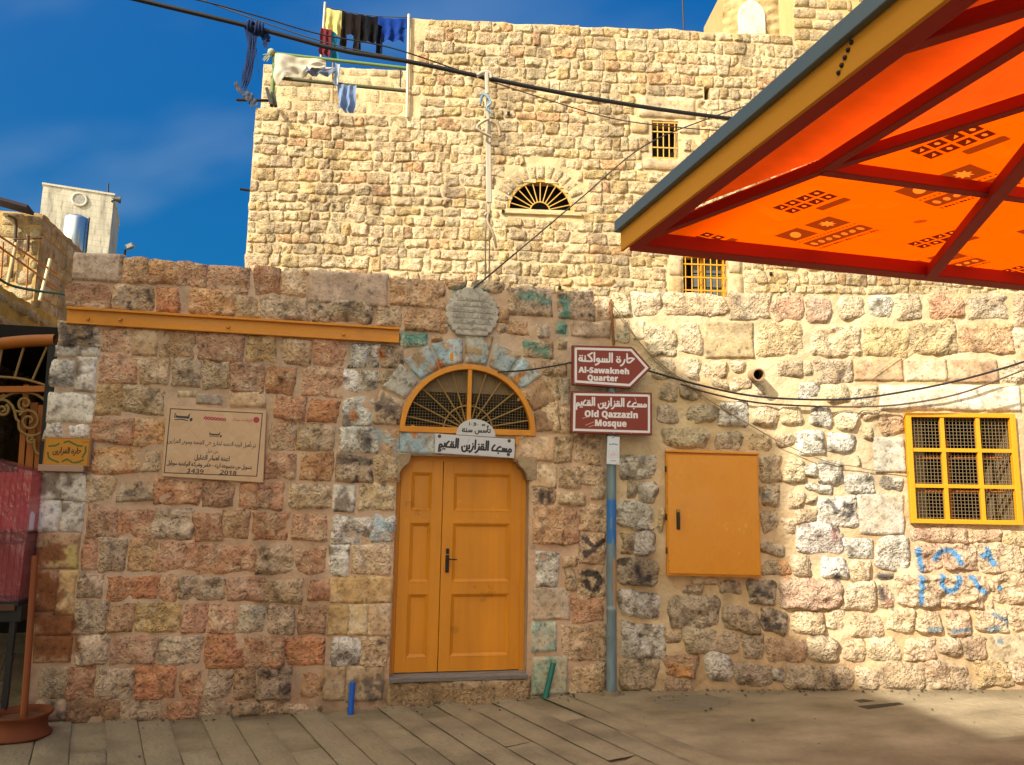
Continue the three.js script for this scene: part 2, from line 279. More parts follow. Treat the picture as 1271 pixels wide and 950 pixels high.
// stones surveyed one by one: 'x0-x1,y0-y1k', k the kind of stone, ! for one that stands well out, ~ for a flat one
function surveyed(F, parent, side, text, base) {
  let n = 0;
  for (const tok of text.trim().split(/\s+/)) {
    const m = /^(\d+)-(\d+),(\d+)-(\d+)(\w)([!~]?)$/.exec(tok); if (!m) throw new Error('stone ' + tok);
    const [x0, x1, y0, y1] = m.slice(1, 5).map(Number), cx = (x0 + x1) / 2, cy = (y0 + y1) / 2, R = rng(base + ++n);
    const s0 = F.loc(x0, cy).x, s1 = F.loc(x1, cy).x, h1 = F.loc(cx, y0).y, h0 = F.loc(cx, y1).y, flat = m[6] === '~', big = m[6] === '!', area = (s1 - s0) * (h1 - h0), size = Math.sqrt(area);
    stone(parent, { q: rectQ(s0 - 0.018, s1 + 0.018, h0 - 0.018, h1 + 0.018, R, flat ? 0.006 : side === 'R' ? 0.028 : 0.018), prot: flat ? 0.012 : (big ? 0.044 : 0.018 + 0.022 * R()), rough: flat ? 0.006 : Math.min(0.042, 0.09 * size) * (0.8 + 0.5 * R()), bevel: flat ? 0.016 : (side === 'R' ? 0.026 : 0.018) + 0.02 * R(), rc: flat ? 0.012 : side === 'R' ? Math.min(0.02 + 0.07 * R(), size * 0.36) : Math.min(0.012 + 0.055 * R() * R(), size * 0.3), cell: (cx > 1128 && cy > 672) || (cx > 1010 && cx < 1066 && cy > 610 && cy < 650) || (cx > 715 && cx < 752 && cy > 655 && cy < 745) ? 0.013 : 0.024, seed: base + n, pal: m[5], side, dirt: 0.3, tone: side === 'L' ? 1.3 : 1.04, wob: flat ? 0.006 : side === 'R' ? 0.018 : 0.013 }, flat ? M.dressed : M.stone);
  }
}
// ---------------------------------------------------------------- the street
const groundY = (x) => 0.05 + 0.036 * (0.5 * (clamp(x, -9, 9) + 1.5 + Math.hypot(clamp(x, -9, 9) + 1.5, 0.8)));
{
  const n = 300, P = [], C = [], U = [], I = [], line = (i) => { const t = i / n * 2 - 1; return Math.sign(t) * (9 * Math.abs(t) + 600 * Math.pow(Math.abs(t), 7)); };
  for (let j = 0; j <= n; j++) for (let i = 0; i <= n; i++) {
    const x = line(i), z = line(j) - 5, near = Math.abs(x) < 10 && Math.abs(z + 5) < 8 ? 1 : 0;
    P.push(x, groundY(x) - (near && x < 0.9 ? 0.024 : 0.008) + near * 0.012 * fbm(x * 2.6, z * 2.6, 4, 4), z); U.push(x / 1.1, z / 1.1);
    const c = mix(hex('#ae9f80'), hex('#7a6c50'), 0.42 + 1.3 * fbm(x * 1.1, z * 2.3, 8, 5) + 0.5 * Math.max(0, fbm(x * 4, z * 9, 3, 3))); C.push(c.r, c.g, c.b);
  }
  for (let j = 0; j < n; j++) for (let i = 0; i < n; i++) { const a = j * (n + 1) + i; I.push(a, a + n + 1, a + 1, a + 1, a + n + 1, a + n + 2); }
  const g = new THREE.BufferGeometry();
  g.setAttribute('position', new THREE.Float32BufferAttribute(P, 3)); g.setAttribute('color', new THREE.Float32BufferAttribute(C, 3)); g.setAttribute('uv', new THREE.Float32BufferAttribute(U, 2)); g.setIndex(I); g.computeVertexNormals();
  const street = structure('street', g, M.mortar);
  // worn paving slabs laid slantwise across the alley
  const yaw = rad(28), ex = V3(Math.cos(yaw), 0, -Math.sin(yaw)), ez = V3(-Math.sin(yaw), 0, -Math.cos(yaw));
  for (let a = -26; a < 44; a++) for (let b = -4; b < 5; b++) {
    const w = 0.235, L = 2.6, R = rng(9000 + a * 57 + b), off = (Math.abs(a * 0.377) % 1) * L, c = V3(0, 0, -6).addScaledVector(ex, (a + 0.5) * w).addScaledVector(ez, (b + 0.5) * L + off);
    const wallX = c.clone().sub(corner), dl = wallX.dot(FL.n), dr = wallX.dot(FR.n);
    if (Math.max(c.x < corner.x ? dl : dr) < 0.0 || c.z > -2.2 || c.x > 0.9 + 0.5 * R() || c.x < -5.6) continue;
    const nx = 3, ny = 22, p = [], col = [], uv = [], id = [], tone = 0.97 + 0.05 * R(), c1 = mix(hex('#aa9c7e'), hex('#a29374'), R()), sink = -0.002 + 0.004 * R(), tx = 0.002 * (R() - 0.5), gw = (0.0025 + 0.003 * R()) * (c.x > 1.6 ? 0.15 : 1), gl = 0.004 + 0.006 * R();
    for (let j = 0; j <= ny; j++) for (let i = 0; i <= nx; i++) {
      const fu = i / nx * 2 - 1, fv = j / ny * 2 - 1, edge = Math.max(Math.abs(fu), Math.abs(fv)) > 0.999;
      const wx = c.x + ex.x * fu * (w / 2 - gw) + ez.x * fv * (L / 2 - gl), wz = c.z + ex.z * fu * (w / 2 - gw) + ez.z * fv * (L / 2 - gl), wob = edge ? 0.008 * noise(wx * 9, wz * 9, 2) : 0;
      p.push(wx + wob - c.x, groundY(wx) + sink + tx * fu + 0.007 * fbm(wx * 3, wz * 3, 6, 4) + (edge ? -0.008 : 0), wz + wob - c.z); uv.push(wx / 0.8 + a, wz / 0.8);
      const d = smoothstep(fbm(wx * 1.7, wz * 1.7, 3.3, 5), 0.02, 0.32), q = mix(c1, hex('#7c705a'), d * 0.7).multiplyScalar(tone * (edge ? 0.93 : 1)); col.push(q.r, q.g, q.b);
    }
    for (let j = 0; j < ny; j++) for (let i = 0; i < nx; i++) { const k = j * (nx + 1) + i; id.push(k, k + 1, k + nx + 1, k + 1, k + nx + 2, k + nx + 1); }
    const s = new THREE.BufferGeometry();
    s.setAttribute('position', new THREE.Float32BufferAttribute(p, 3)); s.setAttribute('color', new THREE.Float32BufferAttribute(col, 3)); s.setAttribute('uv', new THREE.Float32BufferAttribute(uv, 2)); s.setIndex(id); s.computeVertexNormals();
    const m = part('paving_slab', s, M.mortar, street); m.position.set(c.x, 0, c.z);
  }
  // cover stone by the wall, the slot of a drain, cracks
  const flat = (F, pts, dy, color, name, th = 0.012) => { const q = pts.map(([x, y]) => { let g = 0.15; for (let i = 0; i < 4; i++) g = groundY(onLevel(x, y, g).x); return onLevel(x, y, g); }), sh = new THREE.Shape(q.map((p) => new THREE.Vector2(p.x, -p.z))), e = new THREE.ExtrudeGeometry(sh, { depth: th, bevelEnabled: true, bevelSize: 0.004, bevelThickness: 0.004, bevelSegments: 1 }); e.rotateX(-Math.PI / 2); const a = e.attributes.position; for (let i = 0; i < a.count; i++) a.setY(i, a.getY(i) + groundY(a.getX(i)) + dy); e.computeVertexNormals(); return part(name, vcol(e, hex(color)), M.mortar, street); };
  flat(null, [[800, 866], [830, 862], [880, 862], [905, 868], [902, 876], [870, 881], [832, 880]], -0.020, '#857a64', 'cover_stone');
  flat(null, [[1060, 868.5], [1072, 867.5], [1086, 869.5], [1068, 871.5]], -0.012, '#4a4032', 'drain_slot', 0.004); flat(null, [[1066, 876], [1116, 871.5], [1122, 873.5], [1078, 879]], -0.012, '#423828', 'drain_slot', 0.004);
  const R = rng(404);
  // grit, crumbs of mortar and litter along the foot of the walls
  const grit = []; for (let i = 0; i < 420; i++) { const left = R() < 0.5, F = left ? FL : FR, s = left ? -4.3 * R() : 5 * R(), z = 0.02 + 0.5 * R() * R() * R() + (R() < 0.1 ? R() * 1.6 : 0), p = F.world(V3(s, 0, z)), k = 0.004 + 0.016 * R() * R(), g = new THREE.IcosahedronGeometry(k, 0); g.scale(1, 0.55, 1); g.rotateY(R() * 6); g.translate(p.x, groundY(p.x) + k * 0.25, p.z); grit.push(vcol(g, mix(hex('#a8977a'), hex('#4e4232'), R()))); }
  part('grit', grit, M.mortar, street).userData.kind = 'stuff';
}

// ---------------------------------------------------------------- the low house with the orange door (left)
const door = { s0: FL.loc(488, 705).x, s1: FL.loc(655.5, 705).x, h0: FL.loc(572, 839).y, h1: FL.loc(572, 567).y };
const fan = { c: FL.loc(581, 537), r: (FL.loc(664, 537).x - FL.loc(497, 533).x) / 2 };
const leftTop = polyTop(FL, '60,402 81,400 84,316 310,333 480,346 620,356 757,367', -0.03);
const house = thing('stone_house', 'low house of pinkish rough stones with the orange double door and fanlight', 'house', FL);
{
  const sA = FL.loc(59, 560).x, sB = 0.0;
  part('wall', mortarSheet({
    s0: sA, s1: sB, h0: -0.35, top: leftTop, cell: 0.03, side: 'L', holes: [[door.s0, door.s1, door.h0, door.h1]],
    inside: (s, h) => h > fan.c.y && Math.hypot(s - fan.c.x, h - fan.c.y) < fan.r * 0.97,
    colorAt: (s, h) => mix(mix(hex('#e2c6a8'), hex('#d4b08e'), 0.5 + 1.5 * fbm(s * 2, h * 2, 5, 4)), hex('#7d6046'), 0.45 * (1 - smoothstep(h, 0, 0.8)) + 0.7 * Math.max(0, fbm(s * 3.1, h * 4, 2, 4) - 0.12)),
  }), M.mortar, house);
  const shape = new THREE.Shape(), ss = []; for (let i = 0; i <= 40; i++) ss.push(lerp(sA, sB, i / 40));
  shape.moveTo(ss[0], leftTop(ss[0]) - 0.005); ss.slice(1).forEach((s) => shape.lineTo(s, leftTop(s) - 0.005)); shape.lineTo(sB, 2.9); shape.lineTo(sA, 2.9);
  const roof = new THREE.ExtrudeGeometry(shape, { depth: 4.9, bevelEnabled: false }); roof.translate(0, 0, -5.0);
  // roof above the door, the thickness of the walls round it, the gable towards the gate
  part('roof', [roof].map((g) => vcol(g, hex('#a48a68'))), M.mortar, house);
  part('side_wall', [bx(0.3, 4.2, 4.9, sA + 0.15, 1.6, -2.5)].map((g) => vcol(g, hex('#9a8062'))), M.mortar, house);
  const dw = door.s1 - door.s0, dh = door.h1 - door.h0, dm = (door.s0 + door.s1) / 2;
  part('door_jamb', [bx(0.12, dh + 0.1, 0.34, door.s0 - 0.058, door.h0 + dh / 2, -0.176), bx(0.12, dh + 0.1, 0.34, door.s1 + 0.058, door.h0 + dh / 2, -0.176), bx(dw + 0.3, 0.12, 0.34, dm, door.h1 + 0.058, -0.176)].map((g) => vcol(g, hex('#b7a184'))), M.dressed, house);
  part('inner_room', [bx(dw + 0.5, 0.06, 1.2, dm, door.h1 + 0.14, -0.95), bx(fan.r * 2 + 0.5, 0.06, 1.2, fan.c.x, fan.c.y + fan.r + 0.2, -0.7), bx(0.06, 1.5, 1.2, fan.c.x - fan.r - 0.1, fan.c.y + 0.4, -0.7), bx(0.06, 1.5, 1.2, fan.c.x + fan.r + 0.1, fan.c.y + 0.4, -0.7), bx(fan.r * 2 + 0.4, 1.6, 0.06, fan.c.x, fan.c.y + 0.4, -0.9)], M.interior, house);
  // the stones, course by course as in the photograph
  surveyed(FL, house, 'L', `92-150,316-348G~ 154-183,321-350n 184-218,323-353o 220-256,328-357p 258-309,330-363p 316-347,333-365r 350-379,337-367t 384-480,339-377G~ 484-553,347-381n
    85-139,353-384r 143-192,354-387k 195-220,358-387R 233-289,361-391o 291-318,368-394t 324-384,368-398g 388-460,374-401d 467-497,380-407k 503-545,386-411n 547-556,392-404n 556-578,350-360n 586-625,352-361k 
    71-122,402-431d 70-94,432-441w~ 96-121,432-441w~ 126-163,408-438p 166-195,410-440t~ 198-240,411-445n 245-303,414-447P 309-343,417-451y 350-385,419-453t 390-427,422-455P 433-455,425-456w 457-470,426-455w 473-499,429-458d
    64-92,446-482w 94-118,444-486w~ 124-170,441-476P 172-210,443-476t 215-250,446-481g 250-286,448-483k 288-325,451-487p 330-366,456-490o 377-425,457-491P 427-445,460-487w 447-468,460-484w 470-484,460-472k
    60-116,489-523w~ 118-152,478-512y 152-203,482-514k 222-242,487-492k~ 244-275,490-501B~ 286-330,488-505t~ 342-378,494-521r 385-420,495-524R 425-463,494-528w 468-496,492-528d
    58-75,526-543w 82-112,527-544w 115-165,517-549r 168-202,520-552o 335-366,527-559p 369-413,526-560k 421-445,532-562w 449-468,531-562w 474-493,532-563t
    112-175,553-588o 178-197,559-585k 329-366,562-596P 372-413,563-597o 417-461,566-598d 466-493,568-598t
    50-107,588-620w~ 109-143,592-622c 147-190,597-623g 192-249,597-627r 250-291,597-629u 296-320,600-631r 322-351,600-633P 358-411,603-631k 414-440,603-635w~ 447-490,603-636c
    48-72,622-659w~ 77-103,624-660w~ 107-146,629-667u 150-189,634-667r 191-240,633-668g 240-273,637-671r 277-309,635-669n 312-357,638-670r 362-405,637-670p 411-457,640-674w 462-489,640-672b
    46-97,663-705n~ 101-123,669-708r 124-157,669-709g 160-194,670-709n 197-244,672-710P 246-314,677-712r 318-361,677-712k 369-403,679-713p 411-433,678-713w 437-486,678-713c
    45-70,709-757m~ 72-92,710-762y~ 100-128,712-742g 131-199,714-744R 200-218,713-745r 221-277,714-744g 282-326,717-746P 329-377,719-748k 384-408,722-747r 411-486,717-748y~
    44-90,764-788m~ 94-130,746-785g 136-166,750-785n 170-225,749-785y 227-256,750-787P 258-292,751-787p 297-328,753-784B 333-365,752-787g 371-404,752-787u 408-432,752-788y~ 433-456,752-788c~ 458-484,751-788t~
    43-88,791-822m~ 92-135,789-825g 140-194,789-825P 198-250,789-824g 254-300,791-828R 303-355,790-828r 357-402,791-825R 412-446,791-826w 448-480,791-826k
    50-80,828-866k 83-117,828-866r 120-165,828-867g 170-216,829-867R 224-254,831-868r 256-288,830-867g 290-316,828-868n 320-362,829-869d 374-398,834-868n 402-428,829-868t~ 430-475,828-870k~
    44-80,870-893k~ 82-148,869-897m 150-202,870-896k 206-246,871-894r 250-290,871-891g 295-340,872-888k 345-400,873-884k
    661-690,608-627k 694-726,611-627k 735-752,605-622g 662-698,632-676n 699-715,634-677u 720-752,628-660k 664-694,685-727w 699-716,690-703k 701-714,706-731k 719-751,664-701k 662-707,730-769B~ 719-750,706-741k 710-750,742-773p 661-690,773-807e~ 699-751,777-822k 661-703,816-862e~ 709-750,826-860k
    633-686,359-394g 692-736,363-397d 737-758,371-399k 709-757,401-418g~ 667-683,403-417B 691-705,401-415e 630-656,396-415n 648-686,421-444k 694-702,421-432k 497-530,414-430e 535-548,416-424n 618-628,384-400n 620-630,400-412k 545-553,405-413n
    641-664,448-470k 672-705,448-466k 646-671,472-497n~ 674-693,470-496k 695-708,470-505B 672-694,500-537c 697-714,508-538k 641-686,542-571t~ 689-712,542-574k 715-745,545-575k 660-690,577-604t~ 693-720,580-606k 722-750,580-602k 713-750,508-540k
    472-500,462-476k`, 1000);
  // painted voussoirs over the fanlight, and the flat stones of its springing
  const ring = (a0, a1, r0, r1, pal, seed, prot = 0.02) => { const A = (d, r) => [fan.c.x - Math.cos(rad(d)) * r, fan.c.y + Math.sin(rad(d)) * r]; stone(house, { q: [A(a0, r0), A(a1, r0), A(a1, r1), A(a0, r1)].map((p, i, all) => all[[0, 3, 2, 1][i]]).reverse(), prot, rough: 0.006, bevel: 0.022, rc: 0.015, cell: 0.022, seed, pal, side: 'L', wob: 0.005 }, M.dressed); };
  const r0 = fan.r * 1.03, r1 = fan.r * 1.44;
  [[3, 24.5, 'c'], [25, 44.5, 'w'], [45, 64.5, 'b'], [65, 85.5, 'b'], [86, 104.5, 'b'], [105, 123.5, 'b'], [124, 141.5, 'b'], [142, 160.5, 'n'], [161, 178, 'n']].forEach(([a, b, k], i) => ring(a, b, r0, r1 * (i === 4 ? 1.05 : 1), k, 1400 + i));
  const flatStone = (x0, x1, y0, y1, pal, seed, prot = 0.018) => { const cx = (x0 + x1) / 2, cy = (y0 + y1) / 2; stone(house, { q: rectQ(FL.loc(x0, cy).x, FL.loc(x1, cy).x, FL.loc(cx, y1).y, FL.loc(cx, y0).y, rng(seed), 0.004), prot, rough: 0.006, bevel: 0.02, rc: 0.012, seed, pal, side: 'L', wob: 0.005 }, M.dressed); };
  flatStone(495, 548, 535, 566, 'b', 1451); flatStone(550, 640, 541, 567, 'c', 1452, 0.012);
  // stepped stones in the upper corners of the doorway
  for (const [sgn, s] of [[1, door.s0], [-1, door.s1]]) {
    const sh = new THREE.Shape(), w = 0.115, k = 0.2, X = (v) => s + sgn * v;
    sh.moveTo(X(-0.06), door.h1 + 0.01); sh.lineTo(X(w), door.h1 + 0.01); sh.quadraticCurveTo(X(w), door.h1 - 0.07, X(w * 0.62), door.h1 - 0.09); sh.quadraticCurveTo(X(w * 0.25), door.h1 - 0.12, X(0.012), door.h1 - k); sh.lineTo(X(-0.06), door.h1 - k);
    const g = new THREE.ExtrudeGeometry(sh, { depth: 0.15, bevelEnabled: true, bevelSize: 0.008, bevelThickness: 0.01, bevelSegments: 2 }); g.translate(0, 0, -0.135);
    part('corbel_stone', vcol(g, hex('#ac9676')), M.dressed, house);
  }
  // the door: two unequal leaves of raised-frame panels
  const dp = part('door', [bx(0.045, dh, 0.07, door.s0 + 0.024, door.h0 + dh / 2, -0.17), bx(0.045, dh, 0.07, door.s1 - 0.024, door.h0 + dh / 2, -0.17), bx(dw, 0.05, 0.07, dm, door.h1 - 0.02, -0.17)], M.orange, house, 'orange frame round the two leaves');
  const leaf = (a, b, stile, z) => {
    const o = [], w = b - a, m = (a + b) / 2, rails = [0.13, 0.115, 0.115, 0.12], H = dh - 0.055, cuts = [[0.13, 0.69], [0.80, 1.34], [1.455, H - 0.11]];
    o.push(bx(w, H, 0.03, m, door.h0 + H / 2 + 0.012, z - 0.02));
    o.push(bx(stile, H, 0.024, a + stile / 2, door.h0 + H / 2 + 0.012, z + 0.008, 0.003), bx(stile, H, 0.024, b - stile / 2, door.h0 + H / 2 + 0.012, z + 0.008, 0.003));
    let y = 0; for (const [p, q] of [...cuts, [H, H]]) { if (p - y > 0.01) o.push(bx(w - 2 * stile, p - y, 0.024, m, door.h0 + 0.012 + (p + y) / 2, z + 0.008)); y = q; }
    for (const [p, q] of cuts) { // sloping mouldings round each panel
      const A = a + stile, B = b - stile, P0 = door.h0 + 0.012 + p, P1 = door.h0 + 0.012 + q, k = 0.028, zt = z + 0.024, zb = z + 0.001, pos = [];
      const O = [[A, P0], [B, P0], [B, P1], [A, P1]], N = [[A + k, P0 + k], [B - k, P0 + k], [B - k, P1 - k], [A + k, P1 - k]];
      for (let i = 0; i < 4; i++) { const j = (i + 1) % 4, q4 = [[...O[i], zt], [...O[j], zt], [...N[j], zb], [...N[i], zb]]; for (const t of [0, 1, 2, 0, 2, 3]) pos.push(...q4[t]); }
      const g = new THREE.BufferGeometry(); g.setAttribute('position', new THREE.Float32BufferAttribute(pos, 3)); g.setAttribute('uv', new THREE.Float32BufferAttribute(pos.flatMap((v, i) => i % 3 === 2 ? [] : [v]), 2)); g.computeVertexNormals(); o.push(g);
    }
    return o.map((g) => { const p = g.attributes.position, u = g.attributes.uv; for (let i = 0; i < p.count; i++) u.setXY(i, p.getX(i) / 1.7 + z * 9, p.getY(i) / 1.7); return g; });
  };
  const split = FL.loc(549, 705).x;
  part('door_leaf', leaf(door.s0 + 0.048, split - 0.003, 0.105, -0.15), M.orange, dp, 'narrow left leaf');
  part('door_leaf', leaf(split + 0.003, door.s1 - 0.048, 0.105, -0.148), M.orange, dp, 'wide right leaf');
  const hp = FL.loc(555, 700, -0.12), hd = [bx(0.034, 0.16, 0.012, hp.x, hp.y, -0.118, 0.004), rod(V3(hp.x, hp.y + 0.045, -0.115), V3(hp.x, hp.y + 0.045, -0.07), 0.012), bar(V3(hp.x - 0.004, hp.y + 0.045, -0.07), V3(hp.x + 0.085, hp.y + 0.042, -0.068), 0.012, 0.01, 0.004), rod(V3(hp.x, hp.y - 0.035, -0.118), V3(hp.x, hp.y - 0.035, -0.105), 0.012, 12), rod(V3(hp.x, hp.y - 0.062, -0.118), V3(hp.x, hp.y - 0.062, -0.107), 0.012, 12)];
  part('handle', hd, M.darkSteel, dp); part('latch_plate', bx(0.03, 0.05, 0.014, hp.x, hp.y + 0.115, -0.119, 0.003), M.darkSteel, dp);
  // fanlight: half-round orange frame with rays and wire netting
  const half = new THREE.Shape(); half.absarc(0, 0, fan.r, 0, Math.PI, false); half.lineTo(-fan.r, 0); half.absarc(0, 0, fan.r - 0.041, Math.PI, 0, true);
  const fg = new THREE.ExtrudeGeometry(half, { depth: 0.05, bevelEnabled: true, bevelSize: 0.004, bevelThickness: 0.004, bevelSegments: 1, curveSegments: 48 }); fg.translate(fan.c.x, fan.c.y, -0.015);
  const tri = [fg, bx(fan.r * 2, 0.055, 0.05, fan.c.x, fan.c.y + 0.012, 0.012, 0.004), bx(0.04, fan.r - 0.02, 0.04, fan.c.x, fan.c.y + fan.r / 2, 0.012, 0.004)];
  for (const t of [[560, 444], [641, 470], [512, 533], [641, 548]]) { const p = FL.loc(...t); tri.push(bx(0.03, 0.075, 0.03, p.x, p.y, 0.015, 0.003)); }
  const win = part('fanlight', tri, M.orange, house, 'half-round orange window over the door');
  for (const d of [13, 27, 42, 58, 74, 106, 122, 138, 153, 167]) { const c = Math.cos(rad(d)), s = Math.sin(rad(d)); part('ray_bar', rod(V3(fan.c.x + c * 0.07, fan.c.y + s * 0.07 + 0.02, -0.02), V3(fan.c.x + c * (fan.r - 0.03), fan.c.y + s * (fan.r - 0.03), -0.02), 0.008, 6), M.bar, win); }
  const arc = []; for (let i = 0; i <= 16; i++) arc.push(V3(fan.c.x + Math.cos(Math.PI * i / 16) * 0.235, fan.c.y + 0.02 + Math.sin(Math.PI * i / 16) * 0.235, -0.012)); part('inner_hoop', tube(arc, 0.008, 32), M.bar, win);
  const net = [], r = fan.r - 0.03; for (let x = -r + 0.02; x < r; x += 0.027) { const q = Math.sqrt(r * r - x * x); net.push(bx(0.0026, q, 0.003, fan.c.x + x, fan.c.y + q / 2, -0.034)); } for (let y = 0.03; y < r; y += 0.027) { const q = Math.sqrt(r * r - y * y); net.push(bx(2 * q, 0.0026, 0.003, fan.c.x, fan.c.y + y, -0.036)); }
  part('wire_netting', net, M.wire, win).userData.kind = 'stuff';
  // threshold
  const st = [[478, 660]].map(([a, b]) => { const x0 = FL.loc(a, 855).x, x1 = FL.loc(b, 855).x, h = door.h0 - 0.012; return stoneGeo({ q: [[x0, -0.12], [x1, -0.10], [x1, h], [x0, h]], prot: 0.13, rough: 0.012, bevel: 0.03, rc: 0.02, seed: 771, pal: 'n', wob: 0.006, back: 0.1 }); });
  const step = part('door_step', st[0], M.stone, house); step.position.set(st[0].userData.mid[0], st[0].userData.mid[1], 0);
  part('threshold', vcol(bx(dw, 0.03, 0.3, dm, door.h0 - 0.012, -0.08), hex('#8d8a84')), M.dressed, house);
}
{ // orange channel beam across the wall
  const a = FL.loc(85, 393), b = FL.loc(495, 418), L = b.x - a.x, m = V3((a.x + b.x) / 2, (a.y + b.y) / 2, 0), t = Math.atan2(b.y - a.y, L), hh = FL.loc(290, 396).y - FL.loc(290, 413).y;
  const o = thing('steel_beam', 'long orange steel beam set into the wall above the plaque', 'beam', FL), pr = [bx(L, hh, 0.03, 0, 0, 0.028), bx(L, 0.022, 0.075, 0, hh / 2, 0.04, 0.004), bx(L, 0.016, 0.06, 0, -hh / 2, 0.032, 0.004)].map((g) => { g.rotateZ(t); g.translate(m.x, m.y, 0); return g; });
  part('channel', pr, M.orange, o);
  for (const p of [[111, 397], [151, 398], [284, 407], [426, 416]]) { const q = FL.loc(...p); const g = new THREE.CylinderGeometry(0.016, 0.018, 0.03, 6); g.rotateX(Math.PI / 2); g.translate(q.x, q.y, 0.055); part('bolt', g, M.orange, o); }
}

